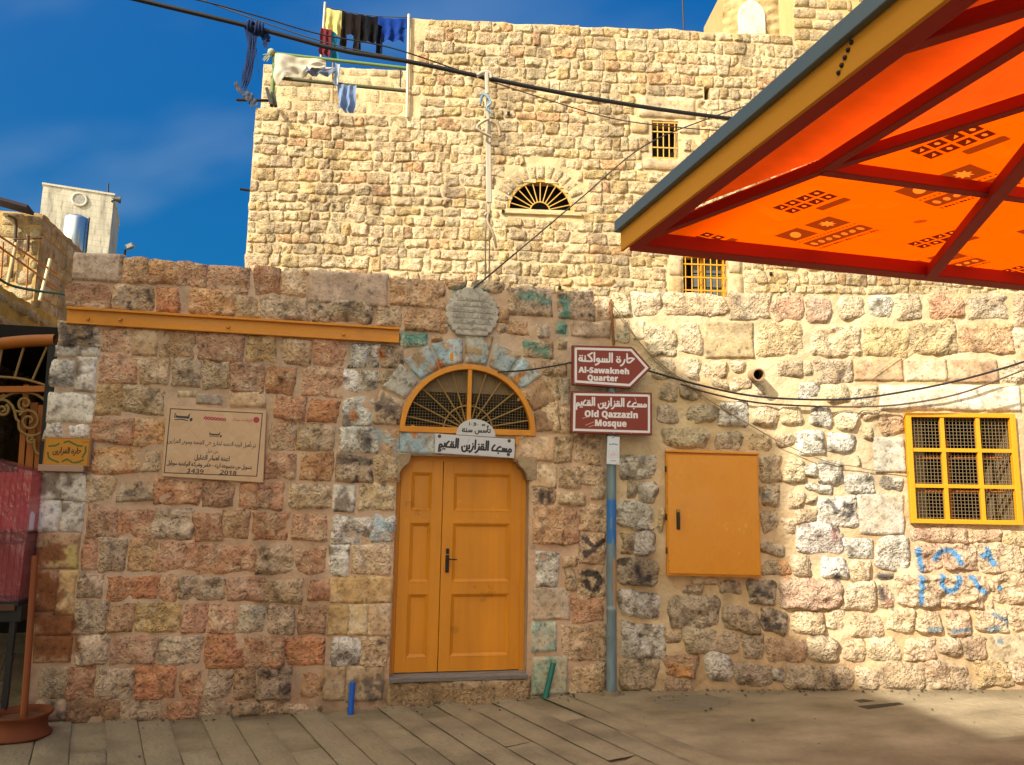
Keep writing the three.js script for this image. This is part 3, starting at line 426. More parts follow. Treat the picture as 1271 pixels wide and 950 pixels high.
// ---------------------------------------------------------------- the cream rubble house (right)
const rightTop = polyTop(FR, '757,368 815,367 940,366 1100,364 1271,361', -0.02);
const win = { a: FR.loc(1121, 513), b: FR.loc(1266.5, 652) };
const house2 = thing('stone_house', 'low house of cream rubble stones with the yellow barred window and blue spray paint', 'house', FR);
{
  const s1 = FR.loc(1271, 600).x + 2.5, wm = [(win.a.x + win.b.x) / 2, (win.a.y + win.b.y) / 2], ww = win.b.x - win.a.x, wh = win.a.y - win.b.y;
  part('wall', mortarSheet({ s0: 0.0, s1, h0: -0.2, top: rightTop, cell: 0.03, side: 'R', holes: [[win.a.x + 0.02, win.b.x - 0.02, win.b.y + 0.02, win.a.y - 0.02]], amp: 0.016,
    colorAt: (s, h) => mix(mix(hex('#e2cda8'), hex('#cfb184'), 0.5 + 1.5 * fbm(s * 2, h * 2, 5, 4)), hex('#8a7050'), 0.5 * (1 - smoothstep(h, 0.1, 0.8)) + 0.5 * Math.max(0, fbm(s * 3.1, h * 4, 2, 4) - 0.15)) }), M.mortar, house2);
  const top = rightTop(1);
  part('roof', [bx(s1 + 0.02, 0.3, 5.2, s1 / 2, top - 0.2, -2.65)].map((g) => vcol(g, hex('#b8a078'))), M.mortar, house2);
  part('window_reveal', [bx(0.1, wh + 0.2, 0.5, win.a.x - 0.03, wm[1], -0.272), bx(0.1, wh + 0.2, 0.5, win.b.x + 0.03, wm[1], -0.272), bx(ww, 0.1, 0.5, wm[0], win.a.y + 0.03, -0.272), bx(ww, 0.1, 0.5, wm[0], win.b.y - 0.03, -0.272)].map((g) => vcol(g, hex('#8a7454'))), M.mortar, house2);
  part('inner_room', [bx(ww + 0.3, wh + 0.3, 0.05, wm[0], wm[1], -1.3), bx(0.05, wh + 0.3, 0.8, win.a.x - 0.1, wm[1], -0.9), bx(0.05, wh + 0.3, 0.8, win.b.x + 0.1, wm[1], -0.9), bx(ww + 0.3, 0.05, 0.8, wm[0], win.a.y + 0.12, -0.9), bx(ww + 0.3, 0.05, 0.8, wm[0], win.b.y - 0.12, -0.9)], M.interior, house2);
  surveyed(FR, house2, 'R', `761-783,367-392c 787-819,366-389c 825-905,367-393t 908-955,368-394t 960-998,367-397r 1002-1035,368-399P 1039-1072,368-396t 1076-1110,367-396w 1113-1141,367-397t 1149-1197,365-396R 1203-1249,367-394c 1256-1310,368-402P
    762-783,398-425c 787-800,400-420c~ 802-840,406-440c 843-871,404-440t 875-935,401-443y~ 940-998,402-440y 1005-1068,403-441t 1071-1127,402-440y 1131-1189,402-440y 1193-1254,403-437o 1258-1310,408-434c
    806-842,446-470c 846-869,443-470t 872-903,448-467t! 906-924,448-464c 963-994,448-471t! 996-1008,452-464c 1013-1056,447-475t! 1060-1120,446-472o~ 1124-1174,447-473t~ 1180-1237,447-474o~ 1241-1300,450-475t
    818-838,476-495k 843-868,481-496k! 884-905,469-479c 909-932,471-487t 934-950,476-487c 988-1018,475-496w 1027-1054,477-500t! 1059-1088,478-503c 
    815-842,502-523g 852-889,502-525g! 893-931,501-530w! 933-966,504-527t! 969-993,506-529c! 1003-1033,508-530w! 1036-1064,508-533c! 1068-1091,508-521t 1093-1119,513-540o
    823-881,531-556c! 887-921,536-558g 927-959,538-560y 964-985,538-556t 990-1024,534-564w! 1029-1058,538-562w! 1070-1083,532-547c! 1086-1121,545-586W~
    770-813,563-594w! 942-968,571-596t! 972-998,571-597c! 998-1016,578-593w! 1019-1046,574-598w! 1061-1070,566-580c 
    779-791,599-618g 795-815,599-623w! 943-968,602-627t 977-998,608-629c 1001-1032,603-612w 1050-1088,589-613w! 1092-1123,589-609w
    770-812,626-656w! 815-823,631-661c 943-966,633-660k 987-1014,630-648c 1001-1013,618-626c 1015-1065,618-649w! 1067-1121,614-662W~ 972-985,640-662t
    774-786,660-690k 788-814,662-691w 943-976,675-690k 990-1043,652-685w! 1049-1081,671-689w! 1088-1128,668-707W 1131-1157,656-672p 1158-1199,656-673p 1203-1240,658-677n 1247-1300,659-678y 1027-1046,660-668c
    766-813,697-730d! 850-876,726-735k 895-920,722-737k 860-890,717-724k~ 946-984,696-716k 986-1006,691-716t 1018-1052,693-719w! 1054-1083,693-723c! 1090-1110,713-722d 1133-1171,676-708p 1173-1213,676-708P! 1215-1268,677-710t
    767-821,734-767w! 826-893,739-778g! 928-963,723-751d! 969-1043,721-754P! 1044-1082,724-757c! 1088-1109,726-755t 1115-1231,713-753t! 1233-1300,713-750t
    769-821,775-813w! 827-847,781-800k 850-890,781-810k! 902-943,756-785k! 948-978,759-785d! 985-1025,758-785t! 1029-1051,756-784c 1055-1097,761-789t! 1101-1132,758-787t! 1136-1171,758-786t! 1173-1207,758-788n! 1211-1250,759-785t! 1252-1300,752-786t
    768-815,816-856k 826-866,811-841r 874-906,811-846w! 893-915,785-812k 922-949,788-818k 953-1000,794-822n 1005-1041,791-823k! 1044-1072,793-820t 1076-1120,791-821c! 1122-1159,791-818t 1164-1193,791-818t! 1196-1227,789-820n! 1229-1300,789-822k~
    825-863,843-856u 909-958,823-851g! 960-972,830-850w 975-1021,826-854k! 1024-1061,829-855k 1064-1090,828-855k 1094-1149,823-856t! 1151-1206,823-856t 1212-1253,823-854y! 1256-1320,823-850t 795-822,858-864k~`, 2000);
  const LQ = [FR.loc(1091, 495).x, FR.loc(1268, 495).x, FR.loc(1180, 511).y, FR.loc(1180, 477).y];
  stone(house2, { q: rectQ(LQ[0], LQ[1], LQ[2], LQ[3], rng(5), 0.006), prot: 0.022, rough: 0.004, bevel: 0.02, rc: 0.01, seed: 2951, pal: 'W', wob: 0.004 }, M.dressed, 'lintel_stone');
  // window: frame, netting and the older twisted bars behind it
  const fr = part('window', [bx(0.05, wh, 0.05, win.a.x + 0.025, wm[1], 0.035, 0.004), bx(0.05, wh, 0.05, win.b.x - 0.025, wm[1], 0.035, 0.004), bx(ww - 0.09, 0.042, 0.05, wm[0], win.a.y - 0.021, 0.035, 0.004), bx(ww - 0.09, 0.042, 0.05, wm[0], win.b.y + 0.021, 0.035, 0.004)], M.yellow, house2, 'yellow barred window');
  for (const t of [0.335, 0.66]) { part('bar', bx(0.036, wh - 0.08, 0.034, win.a.x + ww * t, wm[1], 0.033, 0.003), M.yellow, fr); part('bar', bx(ww - 0.09, 0.036, 0.03, wm[0], win.b.y + wh * t, 0.036, 0.003), M.yellow, fr); }
  const net = []; for (let x = 0.06; x < ww - 0.05; x += 0.0325) net.push(bx(0.0036, wh - 0.08, 0.004, win.a.x + x + 0.003 * noise(x * 9, 2), wm[1], 0.010)); for (let y = 0.055; y < wh - 0.05; y += 0.0325) net.push(bx(ww - 0.09, 0.0036, 0.004, wm[0], win.b.y + y, 0.006));
  part('wire_netting', net, M.wire, fr).userData.kind = 'stuff';
  const tw = (p, q, r) => { const n = 40, g = new THREE.CylinderGeometry(r, r, p.distanceTo(q), 6, n); const a = g.attributes.position, L = p.distanceTo(q); for (let i = 0; i < a.count; i++) { const k = 1 + 0.28 * Math.sin(a.getY(i) / 0.05 * 6.283 + Math.atan2(a.getZ(i), a.getX(i)) * 2); a.setX(i, a.getX(i) * k); a.setZ(i, a.getZ(i) * k); } g.applyQuaternion(new THREE.Quaternion().setFromUnitVectors(V3(0, 1, 0), q.clone().sub(p).normalize())); const c = p.clone().add(q).multiplyScalar(0.5); g.translate(c.x, c.y, c.z); g.computeVertexNormals(); return g; };
  const tb = FR.loc(1185, 600).x; part('twisted_bar', tw(V3(tb, win.b.y + 0.02, -0.12), V3(tb, win.a.y - 0.25, -0.12), 0.026), M.gateOrange, fr); for (const f of [0.33, 0.64]) part('twisted_bar', tw(V3(win.a.x + 0.05, win.b.y + wh * f - 0.05, -0.13), V3(win.b.x - 0.05, win.b.y + wh * f - 0.04, -0.13), 0.012), M.gateOrange, fr);
  part('shutter_board', bx(ww * 0.3, wh - 0.1, 0.03, win.a.x + ww * 0.17, wm[1], -0.34), mat('#7d7256', { roughness: 0.8 }), fr);
  // clay drain pipe
  const pe = FR.loc(942, 463, 0.2), pg = new THREE.CylinderGeometry(0.062, 0.062, 0.26, 20, 1, true), pi = new THREE.CylinderGeometry(0.05, 0.05, 0.26, 20, 1, true), rim = new THREE.RingGeometry(0.05, 0.062, 20);
  pg.rotateX(Math.PI / 2); pi.rotateX(Math.PI / 2); rim.translate(0, 0, 0.13); const cap = new THREE.CircleGeometry(0.05, 20); cap.translate(0, 0, -0.05);
  const pp = part('drain_pipe', [pg, pi, rim].map((g) => { g.rotateX(0.12); g.translate(pe.x, pe.y, 0.07); return g; }), mat('#a98a6c', { map: scratchMap }), house2); cap.rotateX(0.12); cap.translate(pe.x, pe.y, 0.07); part('pipe_hole', cap, M.dark, pp);
}
// ---------------------------------------------------------------- coursed stonework of the houses further off
// returns the stones of a wall in courses: lo..hi heights, w the widths, skip(s0, s1, h0, h1) a stretch to leave or trim
function courses({ s0, s1, hA, top, hs, ws, pals, seed, skip, prot = 0.03, rough = 0.02, cell = 0.06, joint = 0.012, tone = 1 }) {
  const R = rng(seed), out = []; let h = hA, k = 0;
  while (h < 20) {
    const ch = lerp(hs[0], hs[1], R()), wave = (q) => (k > 0 ? 0.045 * noise(q * 0.8, h * 1.3, seed) : 0); let s = s0 - (k ? R() * ws[0] * 0.5 : 0), any = false;
    while (s < s1) {
      const w = lerp(ws[0], ws[1], Math.pow(R(), 1.4)), a = Math.max(s, s0) + joint, b = Math.min(s + w, s1) - joint, dh = 0.02 * (R() - 0.5), wv = wave((a + b) / 2), lo = h + joint + dh * 0.4 + wv, t = Math.min(top((a + b) / 2), top(a + 0.01), top(b - 0.01)), hi = Math.min(h + ch - joint + dh + wv - (R() < 0.12 ? 0.05 * R() : 0), t);
      s += w;
      const pal = pals[Math.floor(R() * pals.length)], sd = seed * 10 + k++;
      if (b - a < 0.09) continue;
      if (hi - lo < 0.07) continue;
      any = true;
      let spans = [[a, b]];
      if (skip) spans = skip(spans, lo, hi);
      for (const [p, q] of spans) if (q - p > 0.09) out.push({ q: rectQ(p, q, lo, hi, R, 0.016), prot: prot * (0.6 + 0.8 * R()), rough: rough * (0.7 + 0.6 * R()), bevel: 0.016 + 0.016 * R(), rc: 0.01 + 0.035 * R(), cell, seed: sd, pal, wob: 0.012, tone });
    }
    if (!any && h > hA + 1) break;
    h += ch;
  }
  return out;
}
const cut = (spans, a, b) => spans.flatMap(([p, q]) => (q <= a || p >= b ? [[p, q]] : [[p, Math.min(q, a)], [Math.max(p, b), q]].filter(([x, y]) => y - x > 0.02)));
function layStones(parent, list, most = 295) { // the largest as stones of their own, the rest joined
  const area = (o) => (o.q[1][0] - o.q[0][0]) * (o.q[3][1] - o.q[0][1]), sorted = [...list].sort((a, b) => area(b) - area(a));
  sorted.slice(0, most).forEach((o) => stone(parent, o));
  const rest = sorted.slice(most).map((o) => { const g = stoneGeo(o); g.translate(g.userData.mid[0], g.userData.mid[1], o.z ?? 0); return g; });
  if (rest.length) part('small_stones', rest, M.stone, parent).userData.kind = 'stuff';
}

// ---------------------------------------------------------------- the tall sunlit house behind
const upper = thing('tall_stone_house', 'tall sunlit golden stone house with a half-round window and two small barred windows', 'house', FU);
{
  const L = (x, y, z = 0) => FU.loc(x, y, z);
  const sL = L(304, 328).x, sM = L(507, 90).x, sR = L(1271, 200).x + 1.5, hLow = (L(320, 128).y + L(507, 150).y) / 2, hiA = L(508, 23).y, hiB = L(985, 44).y, xB = L(985, 44).x;
  const top = (s) => (s < sM ? hLow + 0.03 * noise(s * 4, 1) : lerp(hiA, hiB, (s - sM) / (xB - sM)) + 0.035 * noise(s * 3.3, 7));
  const R4 = (x0, x1, y0, y1) => [L(x0, (y0 + y1) / 2).x, L(x1, (y0 + y1) / 2).x, L((x0 + x1) / 2, y1).y, L((x0 + x1) / 2, y0).y];
  const w1 = R4(806, 842, 150, 197), w2 = R4(848, 903, 317, 372), slitA = R4(874, 881, 108, 124), slitB = R4(803, 810, 247, 262);
  const lc = L(670.5, 262), lr = (L(712, 262).x - L(629, 262).x) / 2;
  const holes = [w1, w2, slitA, slitB], inLun = (s, h) => h > lc.y && Math.hypot(s - lc.x, h - lc.y) < lr * 0.97;
  const hB = L(600, 372).y - 0.3;
  part('wall', mortarSheet({ s0: sL, s1: sR, h0: hB, top, cell: 0.08, holes, inside: inLun, amp: 0.014, colorAt: (s, h) => mix(hex('#dfcaa2'), hex('#cbb080'), 0.5 + 1.5 * fbm(s * 1.5, h * 1.5, 5, 4)) }), M.mortar, upper);
  const lintel1 = R4(792, 863, 121, 147), lintel1b = R4(796, 850, 136, 150), sill1 = R4(798, 850, 198, 212), jl1 = R4(783, 805, 150, 166), jr1 = R4(843, 868, 152, 166), ds = [lintel1, sill1, jl1, jr1];
  const jl2 = [R4(830, 847, 318, 342), R4(829, 847, 343, 372)], jr2 = [R4(904, 921, 318, 340), R4(904, 922, 341, 372)], top2 = [R4(832, 918, 296, 316)];
  const blocks = [...ds, ...jl2, ...jr2, ...top2, ...holes];
  const sillL = R4(622, 722, 263, 270);
  const skip = (spans, lo, hi) => {
    for (const b of [...blocks, sillL]) if (lo < b[3] - 0.03 && hi > b[2] + 0.03) spans = cut(spans, b[0] - 0.015, b[1] + 0.015);
    const ro = lr * 1.47; if (hi > lc.y && lo < lc.y + ro) { const q = Math.max(0, Math.max(lo, lc.y) - lc.y), hw = Math.sqrt(Math.max(0, ro * ro - q * q)); if (hw > 0.05) spans = cut(spans, lc.x - hw, lc.x + hw); }
    if (hi > hLow + 0.05 && lo < 99) spans = spans.map(([a, b]) => [a, b]);
    return spans;
  };
  const list = courses({ s0: sL, s1: sR, hA: hB, top, hs: [0.15, 0.26], ws: [0.14, 0.46], pals: 'ttttyycccctcytto', seed: 31, skip, prot: 0.011, rough: 0.038, cell: 0.03, joint: -0.004 });
  layStones(upper, list);
  ds.concat(jl2, jr2, top2).forEach((b, i) => stone(upper, { q: rectQ(b[0] + 0.005, b[1] - 0.005, b[2] + 0.005, b[3] - 0.005, rng(700 + i), 0.006), prot: 0.03, rough: 0.006, bevel: 0.02, rc: 0.015, cell: 0.07, seed: 700 + i, pal: 'cty'[i % 3], wob: 0.006 }, M.dressed, 'dressed_stone'));
  for (let i = 0; i < 15; i++) { // voussoirs of the half-round window
    const a0 = 180 - i * 12 - 0.6, a1 = 180 - (i + 1) * 12 + 0.6, A = (d, r) => [lc.x + Math.cos(rad(d)) * r, lc.y + Math.sin(rad(d)) * r];
    stone(upper, { q: [A(a0, lr * 1.02), A(a1, lr * 1.02), A(a1, lr * 1.44), A(a0, lr * 1.44)], prot: 0.014, rough: 0.014, bevel: 0.015, rc: 0.01, cell: 0.04, seed: 800 + i, pal: 'cct'[i % 3], wob: 0.008 }, M.stone, 'arch_stone');
  }
  // bodies of the house behind its face, with the window niches left open
  const by = (lo) => 0.0 + lo;
  part('house_body', [bx(sM - sL, hLow - 0.12 - by(0), 5, (sL + sM) / 2, (hLow - 0.12) / 2, -2.95), bx(sR - sM, hiB - 0.15, 5, (sM + sR) / 2, (hiB - 0.15) / 2, -2.95), bx(sR - sL, 0.02, 0.45, (sL + sR) / 2, 1.0, -0.22), bx(0.25, hLow - 0.1, 0.45, sL + 0.13, hLow / 2 - 0.05, -0.24), bx(sM - sL, 0.12, 0.45, (sL + sM) / 2, hLow - 0.1, -0.24), bx(sR - sM, 0.12, 0.45, (sM + sR) / 2, hiB - 0.14, -0.24), bx(0.2, hiA - hLow, 0.45, sM + 0.1, (hiA + hLow) / 2 - 0.1, -0.24)].map((g) => vcol(g, hex('#b99a68'))), M.mortar, upper);
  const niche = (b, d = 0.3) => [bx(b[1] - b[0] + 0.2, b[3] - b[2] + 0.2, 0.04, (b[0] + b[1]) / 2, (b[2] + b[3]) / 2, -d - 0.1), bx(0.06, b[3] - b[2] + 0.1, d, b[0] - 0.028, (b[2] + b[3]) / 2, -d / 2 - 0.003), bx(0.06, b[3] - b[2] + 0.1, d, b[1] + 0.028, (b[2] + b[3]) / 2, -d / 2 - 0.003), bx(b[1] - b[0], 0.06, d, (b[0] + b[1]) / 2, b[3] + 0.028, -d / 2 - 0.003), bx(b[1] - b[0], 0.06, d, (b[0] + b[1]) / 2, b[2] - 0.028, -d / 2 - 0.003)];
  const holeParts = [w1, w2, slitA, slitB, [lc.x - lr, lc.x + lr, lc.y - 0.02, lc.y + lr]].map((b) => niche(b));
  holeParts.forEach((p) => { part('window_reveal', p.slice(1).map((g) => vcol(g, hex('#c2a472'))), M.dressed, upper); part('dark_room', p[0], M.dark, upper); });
  const grid = (b, nv, nh, z, r, m, name) => { const o = part('window', [bx(b[1] - b[0], 0.03, 0.03, (b[0] + b[1]) / 2, b[2] + 0.02, z), bx(b[1] - b[0], 0.03, 0.03, (b[0] + b[1]) / 2, b[3] - 0.02, z)], m, upper, name); for (let i = 0; i < nv; i++) part('bar', rod(V3(lerp(b[0], b[1], (i + 0.5) / nv), b[2], z), V3(lerp(b[0], b[1], (i + 0.5) / nv), b[3], z), r, 6), m, o); for (let i = 0; i < nh; i++) part('bar', bar(V3(b[0] - 0.03, lerp(b[2], b[3], (i + 0.72) / (nh + 0.4)), z + 0.012), V3(b[1] + 0.03, lerp(b[2], b[3], (i + 0.72) / (nh + 0.4)), z + 0.012), 0.022, 0.01), m, o); return o; };
  grid(w1, 5, 2, -0.03, 0.011, M.brass, 'small window with five upright bars');
  const g2 = grid(w2, 7, 3, -0.04, 0.010, M.yellow, 'yellow grille over a glazed window');
  const glass = new THREE.MeshStandardMaterial({ color: hex('#59605c'), roughness: 0.12 });
  for (const [a, b] of [[0.28, 0.58], [0.6, 0.97]]) for (const [p, q] of [[0.03, 0.32], [0.35, 0.64], [0.67, 0.97]]) part('pane', bx((w2[1] - w2[0]) * (b - a), (w2[3] - w2[2]) * (q - p), 0.012, lerp(w2[0], w2[1], (a + b) / 2), lerp(w2[2], w2[3], (p + q) / 2), -0.2), glass, g2);
  part('window_stile', [bx(0.05, w2[3] - w2[2], 0.04, lerp(w2[0], w2[1], 0.47), (w2[2] + w2[3]) / 2, -0.15), bx(0.05, w2[3] - w2[2], 0.04, w2[1] - 0.03, (w2[2] + w2[3]) / 2, -0.15)], M.yellow, g2);
  // rays of the half-round window
  const half = new THREE.Shape(); half.absarc(0, 0, lr, 0, Math.PI, false); half.lineTo(-lr, 0); half.absarc(0, 0, lr - 0.045, Math.PI, 0, true);
  const fg = new THREE.ExtrudeGeometry(half, { depth: 0.04, bevelEnabled: false, curveSegments: 40 }); fg.translate(lc.x, lc.y, -0.05);
  const inner = []; for (let i = 0; i <= 14; i++) inner.push(V3(lc.x + Math.cos(Math.PI * i / 14) * 0.17, lc.y + Math.sin(Math.PI * i / 14) * 0.17, -0.03));
  const lw = part('lunette', [fg, bx(lr * 2, 0.03, 0.04, lc.x, lc.y + 0.012, -0.03), tube(inner, 0.012, 28)], M.brass, upper, 'half-round window with sun-ray bars');
  for (let i = 1; i < 12; i++) { const a = Math.PI * i / 12, c = Math.cos(a), s = Math.sin(a); part('ray_bar', rod(V3(lc.x + c * 0.17, lc.y + s * 0.17, -0.03), V3(lc.x + c * (lr - 0.02), lc.y + s * (lr - 0.02), -0.03), 0.010, 6), M.brass, lw); }
  part('window_sill', vcol(bx(sillL[1] - sillL[0], 0.06, 0.07, (sillL[0] + sillL[1]) / 2, lc.y - 0.045, 0.012, 0.01), hex('#d6c194')), M.dressed, upper);
  { const x = L(310, 236), p = part('drain_spout', rod(V3(sL + 0.2, x.y, -0.1), V3(sL - 0.16, x.y, 0.03), 0.022), M.darkSteel, upper); }
  for (let i = 0; i < 8; i++) { const R = rng(60 + i), s = lerp(sM + 0.4, sR, R()), h = lerp(hB + 0.5, hiB - 0.5, R()); part('dark_hole_block', bx(0.05, 0.06, 0.02, s, h, 0.05), M.dark, upper); }  // no openings: solid dark blocks coloured like the shade inside small holes
  for (const [x, y, d] of [[849, 38, 0.8]]) lone('antenna_rod', rod(FU.at(849, 44, -0.4), FU.at(847, -14, -0.4), 0.016), M.black, 'thin dark antenna rod standing on the roof edge against the sky', 'antenna');

  // ---- terrace wall set back over the lower part of the house
  const tw = thing('terrace_wall', 'set-back parapet wall of large smooth blocks behind the hanging laundry', 'wall', FU), z = -2.6, a = L(325, 110, z).x, b = sM + 0.2, t0 = L(420, 84, z).y, h0 = hLow - 0.5;
  part('wall', mortarSheet({ s0: a, s1: b, h0, top: () => t0, cell: 0.12, z, amp: 0.008, colorAt: () => hex('#d8c296') }), M.mortar, tw);
  part('wall_body', vcol(bx(b - a, t0 - h0 - 0.02, 0.3, (a + b) / 2, (t0 + h0) / 2 - 0.01, z - 0.17), hex('#c4aa7a')), M.mortar, tw);
  layStones(tw, courses({ s0: a, s1: b, hA: h0, top: () => t0, hs: [0.27, 0.33], ws: [0.3, 0.75], pals: 'tcytcc', seed: 77, prot: 0.02, rough: 0.010, cell: 0.07, joint: 0.006 }).map((o) => ({ ...o, z })));
  // ---- rubble stump with a plastered niche, and the ashlar storey beside it, on the roof at the right
  const st = thing('rubble_tower', 'broken rubble tower stump with a white plastered arch niche on the roof', 'tower', FU), zt = -1.6, x0 = L(899, 20, zt).x, x1 = L(986, 20, zt).x, hb = hiB - 0.4, ht = L(940, -60, zt).y;
  part('wall', mortarSheet({ s0: x0 - 0.03, s1: x1, h0: hb, top: (s) => ht - 0.6 * Math.pow(Math.max(0, (x0 + 0.45 - s) / 0.45), 2) + 0.05 * noise(s * 6, 3), cell: 0.05, z: zt, amp: 0.05, colorAt: (s, h) => mix(hex('#d6be8e'), hex('#bfa068'), 0.5 + 1.6 * fbm(s * 4, h * 4, 5, 4)) }), M.mortar, st);
  part('tower_body', vcol(bx(x1 - x0 - 0.1, ht - hb - 0.7, 1.5, (x0 + x1) / 2 + 0.03, (ht + hb) / 2 - 0.35, zt - 0.85), hex('#b99a68')), M.mortar, st);
  const nc = L(933, 44, zt), nw = L(949, 44, zt).x - nc.x, nh = L(933, 2, zt).y - nc.y, ns = new THREE.Shape(); ns.moveTo(-nw, -0.2); ns.lineTo(nw, -0.2); ns.lineTo(nw, nh * 0.55); ns.quadraticCurveTo(nw * 0.9, nh * 0.9, 0, nh); ns.quadraticCurveTo(-nw * 0.9, nh * 0.9, -nw, nh * 0.55);
  const ng = new THREE.ExtrudeGeometry(ns, { depth: 0.05, bevelEnabled: true, bevelSize: 0.01, bevelThickness: 0.01, bevelSegments: 1 }); ng.translate(nc.x, nc.y, zt + 0.0); part('plaster_niche', vcol(ng, hex('#dcd6c4')), M.dressed, st);
  layStones(st, courses({ s0: x0, s1: x1, hA: hb, top: () => ht - 0.5, hs: [0.1, 0.17], ws: [0.1, 0.26], pals: 'ttcyn', seed: 91, prot: 0.03, rough: 0.03, cell: 0.05, joint: 0.02, skip: (sp, lo, hi) => (lo < nc.y + nh ? cut(sp, nc.x - nw - 0.06, nc.x + nw + 0.06) : sp) }).map((o) => ({ ...o, z: zt + 0.02 })));
  const as = thing('ashlar_storey', 'ashlar upper storey with a projecting base course and the edge of a moulded arch', 'building', FU), za = 0.02, y0 = L(984, 62, za).y, c0 = L(985, 30, za).x, c1 = sR;
  part('storey_body', vcol(bx(c1 - c0, 3.2, 0.6, (c0 + c1) / 2, y0 + 1.6, za - 0.31), hex('#c8ac74')), M.mortar, as);
  const ac = L(1100, 45, za), ar = ac.x - L(1052, 30, za).x;
  layStones(as, courses({ s0: c0, s1: c1, hA: y0, top: () => y0 + 3.1, hs: [0.20, 0.23], ws: [0.35, 0.62], pals: 'tytc', seed: 97, prot: 0.025, rough: 0.005, cell: 0.1, joint: 0.005, skip: (sp, lo, hi) => { const q = Math.max(0, lo - ac.y), hw = Math.sqrt(Math.max(0, ar * ar * 1.15 - q * q)); return hw > 0.05 ? cut(sp, ac.x - hw, ac.x + hw) : sp; } }).map((o) => ({ ...o, z: za })));
  for (let i = 0; i < 9; i++) { const d0 = 180 - i * 20, d1 = d0 - 19, A = (d, r) => [ac.x + Math.cos(rad(d)) * r, ac.y + Math.sin(rad(d)) * r]; stone(as, { q: [A(d0, ar * 0.8), A(d1, ar * 0.8), A(d1, ar * 1.04), A(d0, ar * 1.04)], prot: 0.08, rough: 0.005, bevel: 0.03, rc: 0.02, cell: 0.08, seed: 860 + i, pal: 'y', z: za }, M.dressed, 'arch_stone'); }

  // ---- the rail round the terrace and what hangs there
  const green = mat('#5d7a3c', { roughness: 0.7, map: scratchMap }), rusty = mat('#4a4a2c', { roughness: 0.8 });
  const rail = thing('terrace_rail', 'green pipe rail with two bars round the roof terrace', 'railing', FU);
  const P = (x, y, zz = -0.12) => L(x, y, zz);
  part('post', rod(P(341, 68), P(337, 132), 0.035), green, rail); part('top_bar', rod(P(336, 66), P(506, 85), 0.03), green, rail); part('middle_bar', rod(P(337, 96), P(505, 113), 0.032), rusty, rail);
  part('thin_post', rod(P(413, 78), P(413, 128), 0.012), M.bar, rail); part('thin_post', rod(P(497, 84), P(497, 108), 0.012), M.black, rail);
  part('bracket_bar', rod(P(293, 124, 0.05), P(338, 125, -0.12), 0.026), M.darkSteel, rail); part('bracket_arm', bar(P(331, 110, -0.05), P(337, 131, 0.3), 0.05, 0.05), M.darkSteel, rail); part('bracket_arm', bar(P(340, 118, -0.05), P(342, 132, 0.05), 0.05, 0.05), M.darkSteel, rail);
  lone('white_pole', rod(L(507.5, 18, 0.06), L(505, 146, 0.06), 0.024), mat('#c9bfa6', { roughness: 0.7 }), 'white pole at the corner where the house rises above the terrace', 'pole', null, FU);
  lone('clothes_pole', rod(P(403.5, 3, -0.3), P(398, 78, -0.3), 0.022), mat('#b8b4a6'), 'thin slanting pole holding up the washing line', 'pole', null, FU);
  const c0p = P(402, 8, -0.3), c1p = P(510, 22, -0.05); lone('washing_line', tube([c0p, c0p.clone().lerp(c1p, 0.5).add(V3(0, -0.06, 0)), c1p], 0.008, 24), M.black, 'washing line stretched between the slanting pole and the house corner', 'line', null, FU);
  // cloth hung from a line: width given at steps of its height, folds running down
  const cloth = (name, label, cat, a, b, len, color, o = {}) => {
    const nx = 26, ny = 30, P2 = [], I = [], U = [], w = a.distanceTo(b), R = rng(o.seed ?? 5), ph = R() * 9, out = o.out ?? (() => [0, 1]);
    for (let j = 0; j <= ny; j++) for (let i = 0; i <= nx; i++) {
      const v = j / ny, [l, r] = out(v), u = lerp(l, r, i / nx), base = a.clone().lerp(b, u), sag = (o.sag ?? 0.05) * Math.sin(Math.PI * clamp(u, 0, 1)) * w * (1 - 0.5 * v), bot = o.bottom ? o.bottom(u) : 1 + 0.05 * noise(u * 5, ph);
      const fold = (o.fold ?? 0.035) * (0.25 + v) * (Math.sin(u * (o.n ?? 5) * 6.283 + ph + 1.2 * noise(u * 3, v * 2, ph)) + 0.8 * noise(u * 7 + ph, v * 3));
      P2.push(base.x + 0.03 * v * noise(v * 4, ph), base.y - sag - v * len * bot, base.z + fold); U.push(u * w, v * len);
    }
    for (let j = 0; j < ny; j++) for (let i = 0; i < nx; i++) { const k = j * (nx + 1) + i; if (o.gap && o.gap((i + 0.5) / nx, (j + 0.5) / ny)) continue; I.push(k, k + nx + 1, k + 1, k + 1, k + nx + 1, k + nx + 2); }
    const g = new THREE.BufferGeometry(); g.setAttribute('position', new THREE.Float32BufferAttribute(P2, 3)); g.setAttribute('uv', new THREE.Float32BufferAttribute(U, 2)); g.setIndex(I); g.computeVertexNormals();
    return lone(name, g, new THREE.MeshPhysicalMaterial({ color: hex(color), roughness: 1, side: THREE.DoubleSide, map: softMap, transmission: 0.2, specularIntensity: 0.2 }), label, cat, o.group, FU);
  };
  const ln = (x) => { const t = (x - 402) / 108; return c0p.clone().lerp(c1p, t).add(V3(0, -0.06 * Math.sin(Math.PI * t) - 0.005, 0)); }, G = 'washing on the terrace line', dz = (p, z2) => p.clone().add(V3(0, 0, z2));
  const px = L(700, 100).y - L(700, 101).y;
  cloth('shirt', 'pale yellow shirt, leftmost on the washing line', 'shirt', ln(404), ln(426), 33 * px, '#cfc57c', { seed: 1, n: 2, group: G });
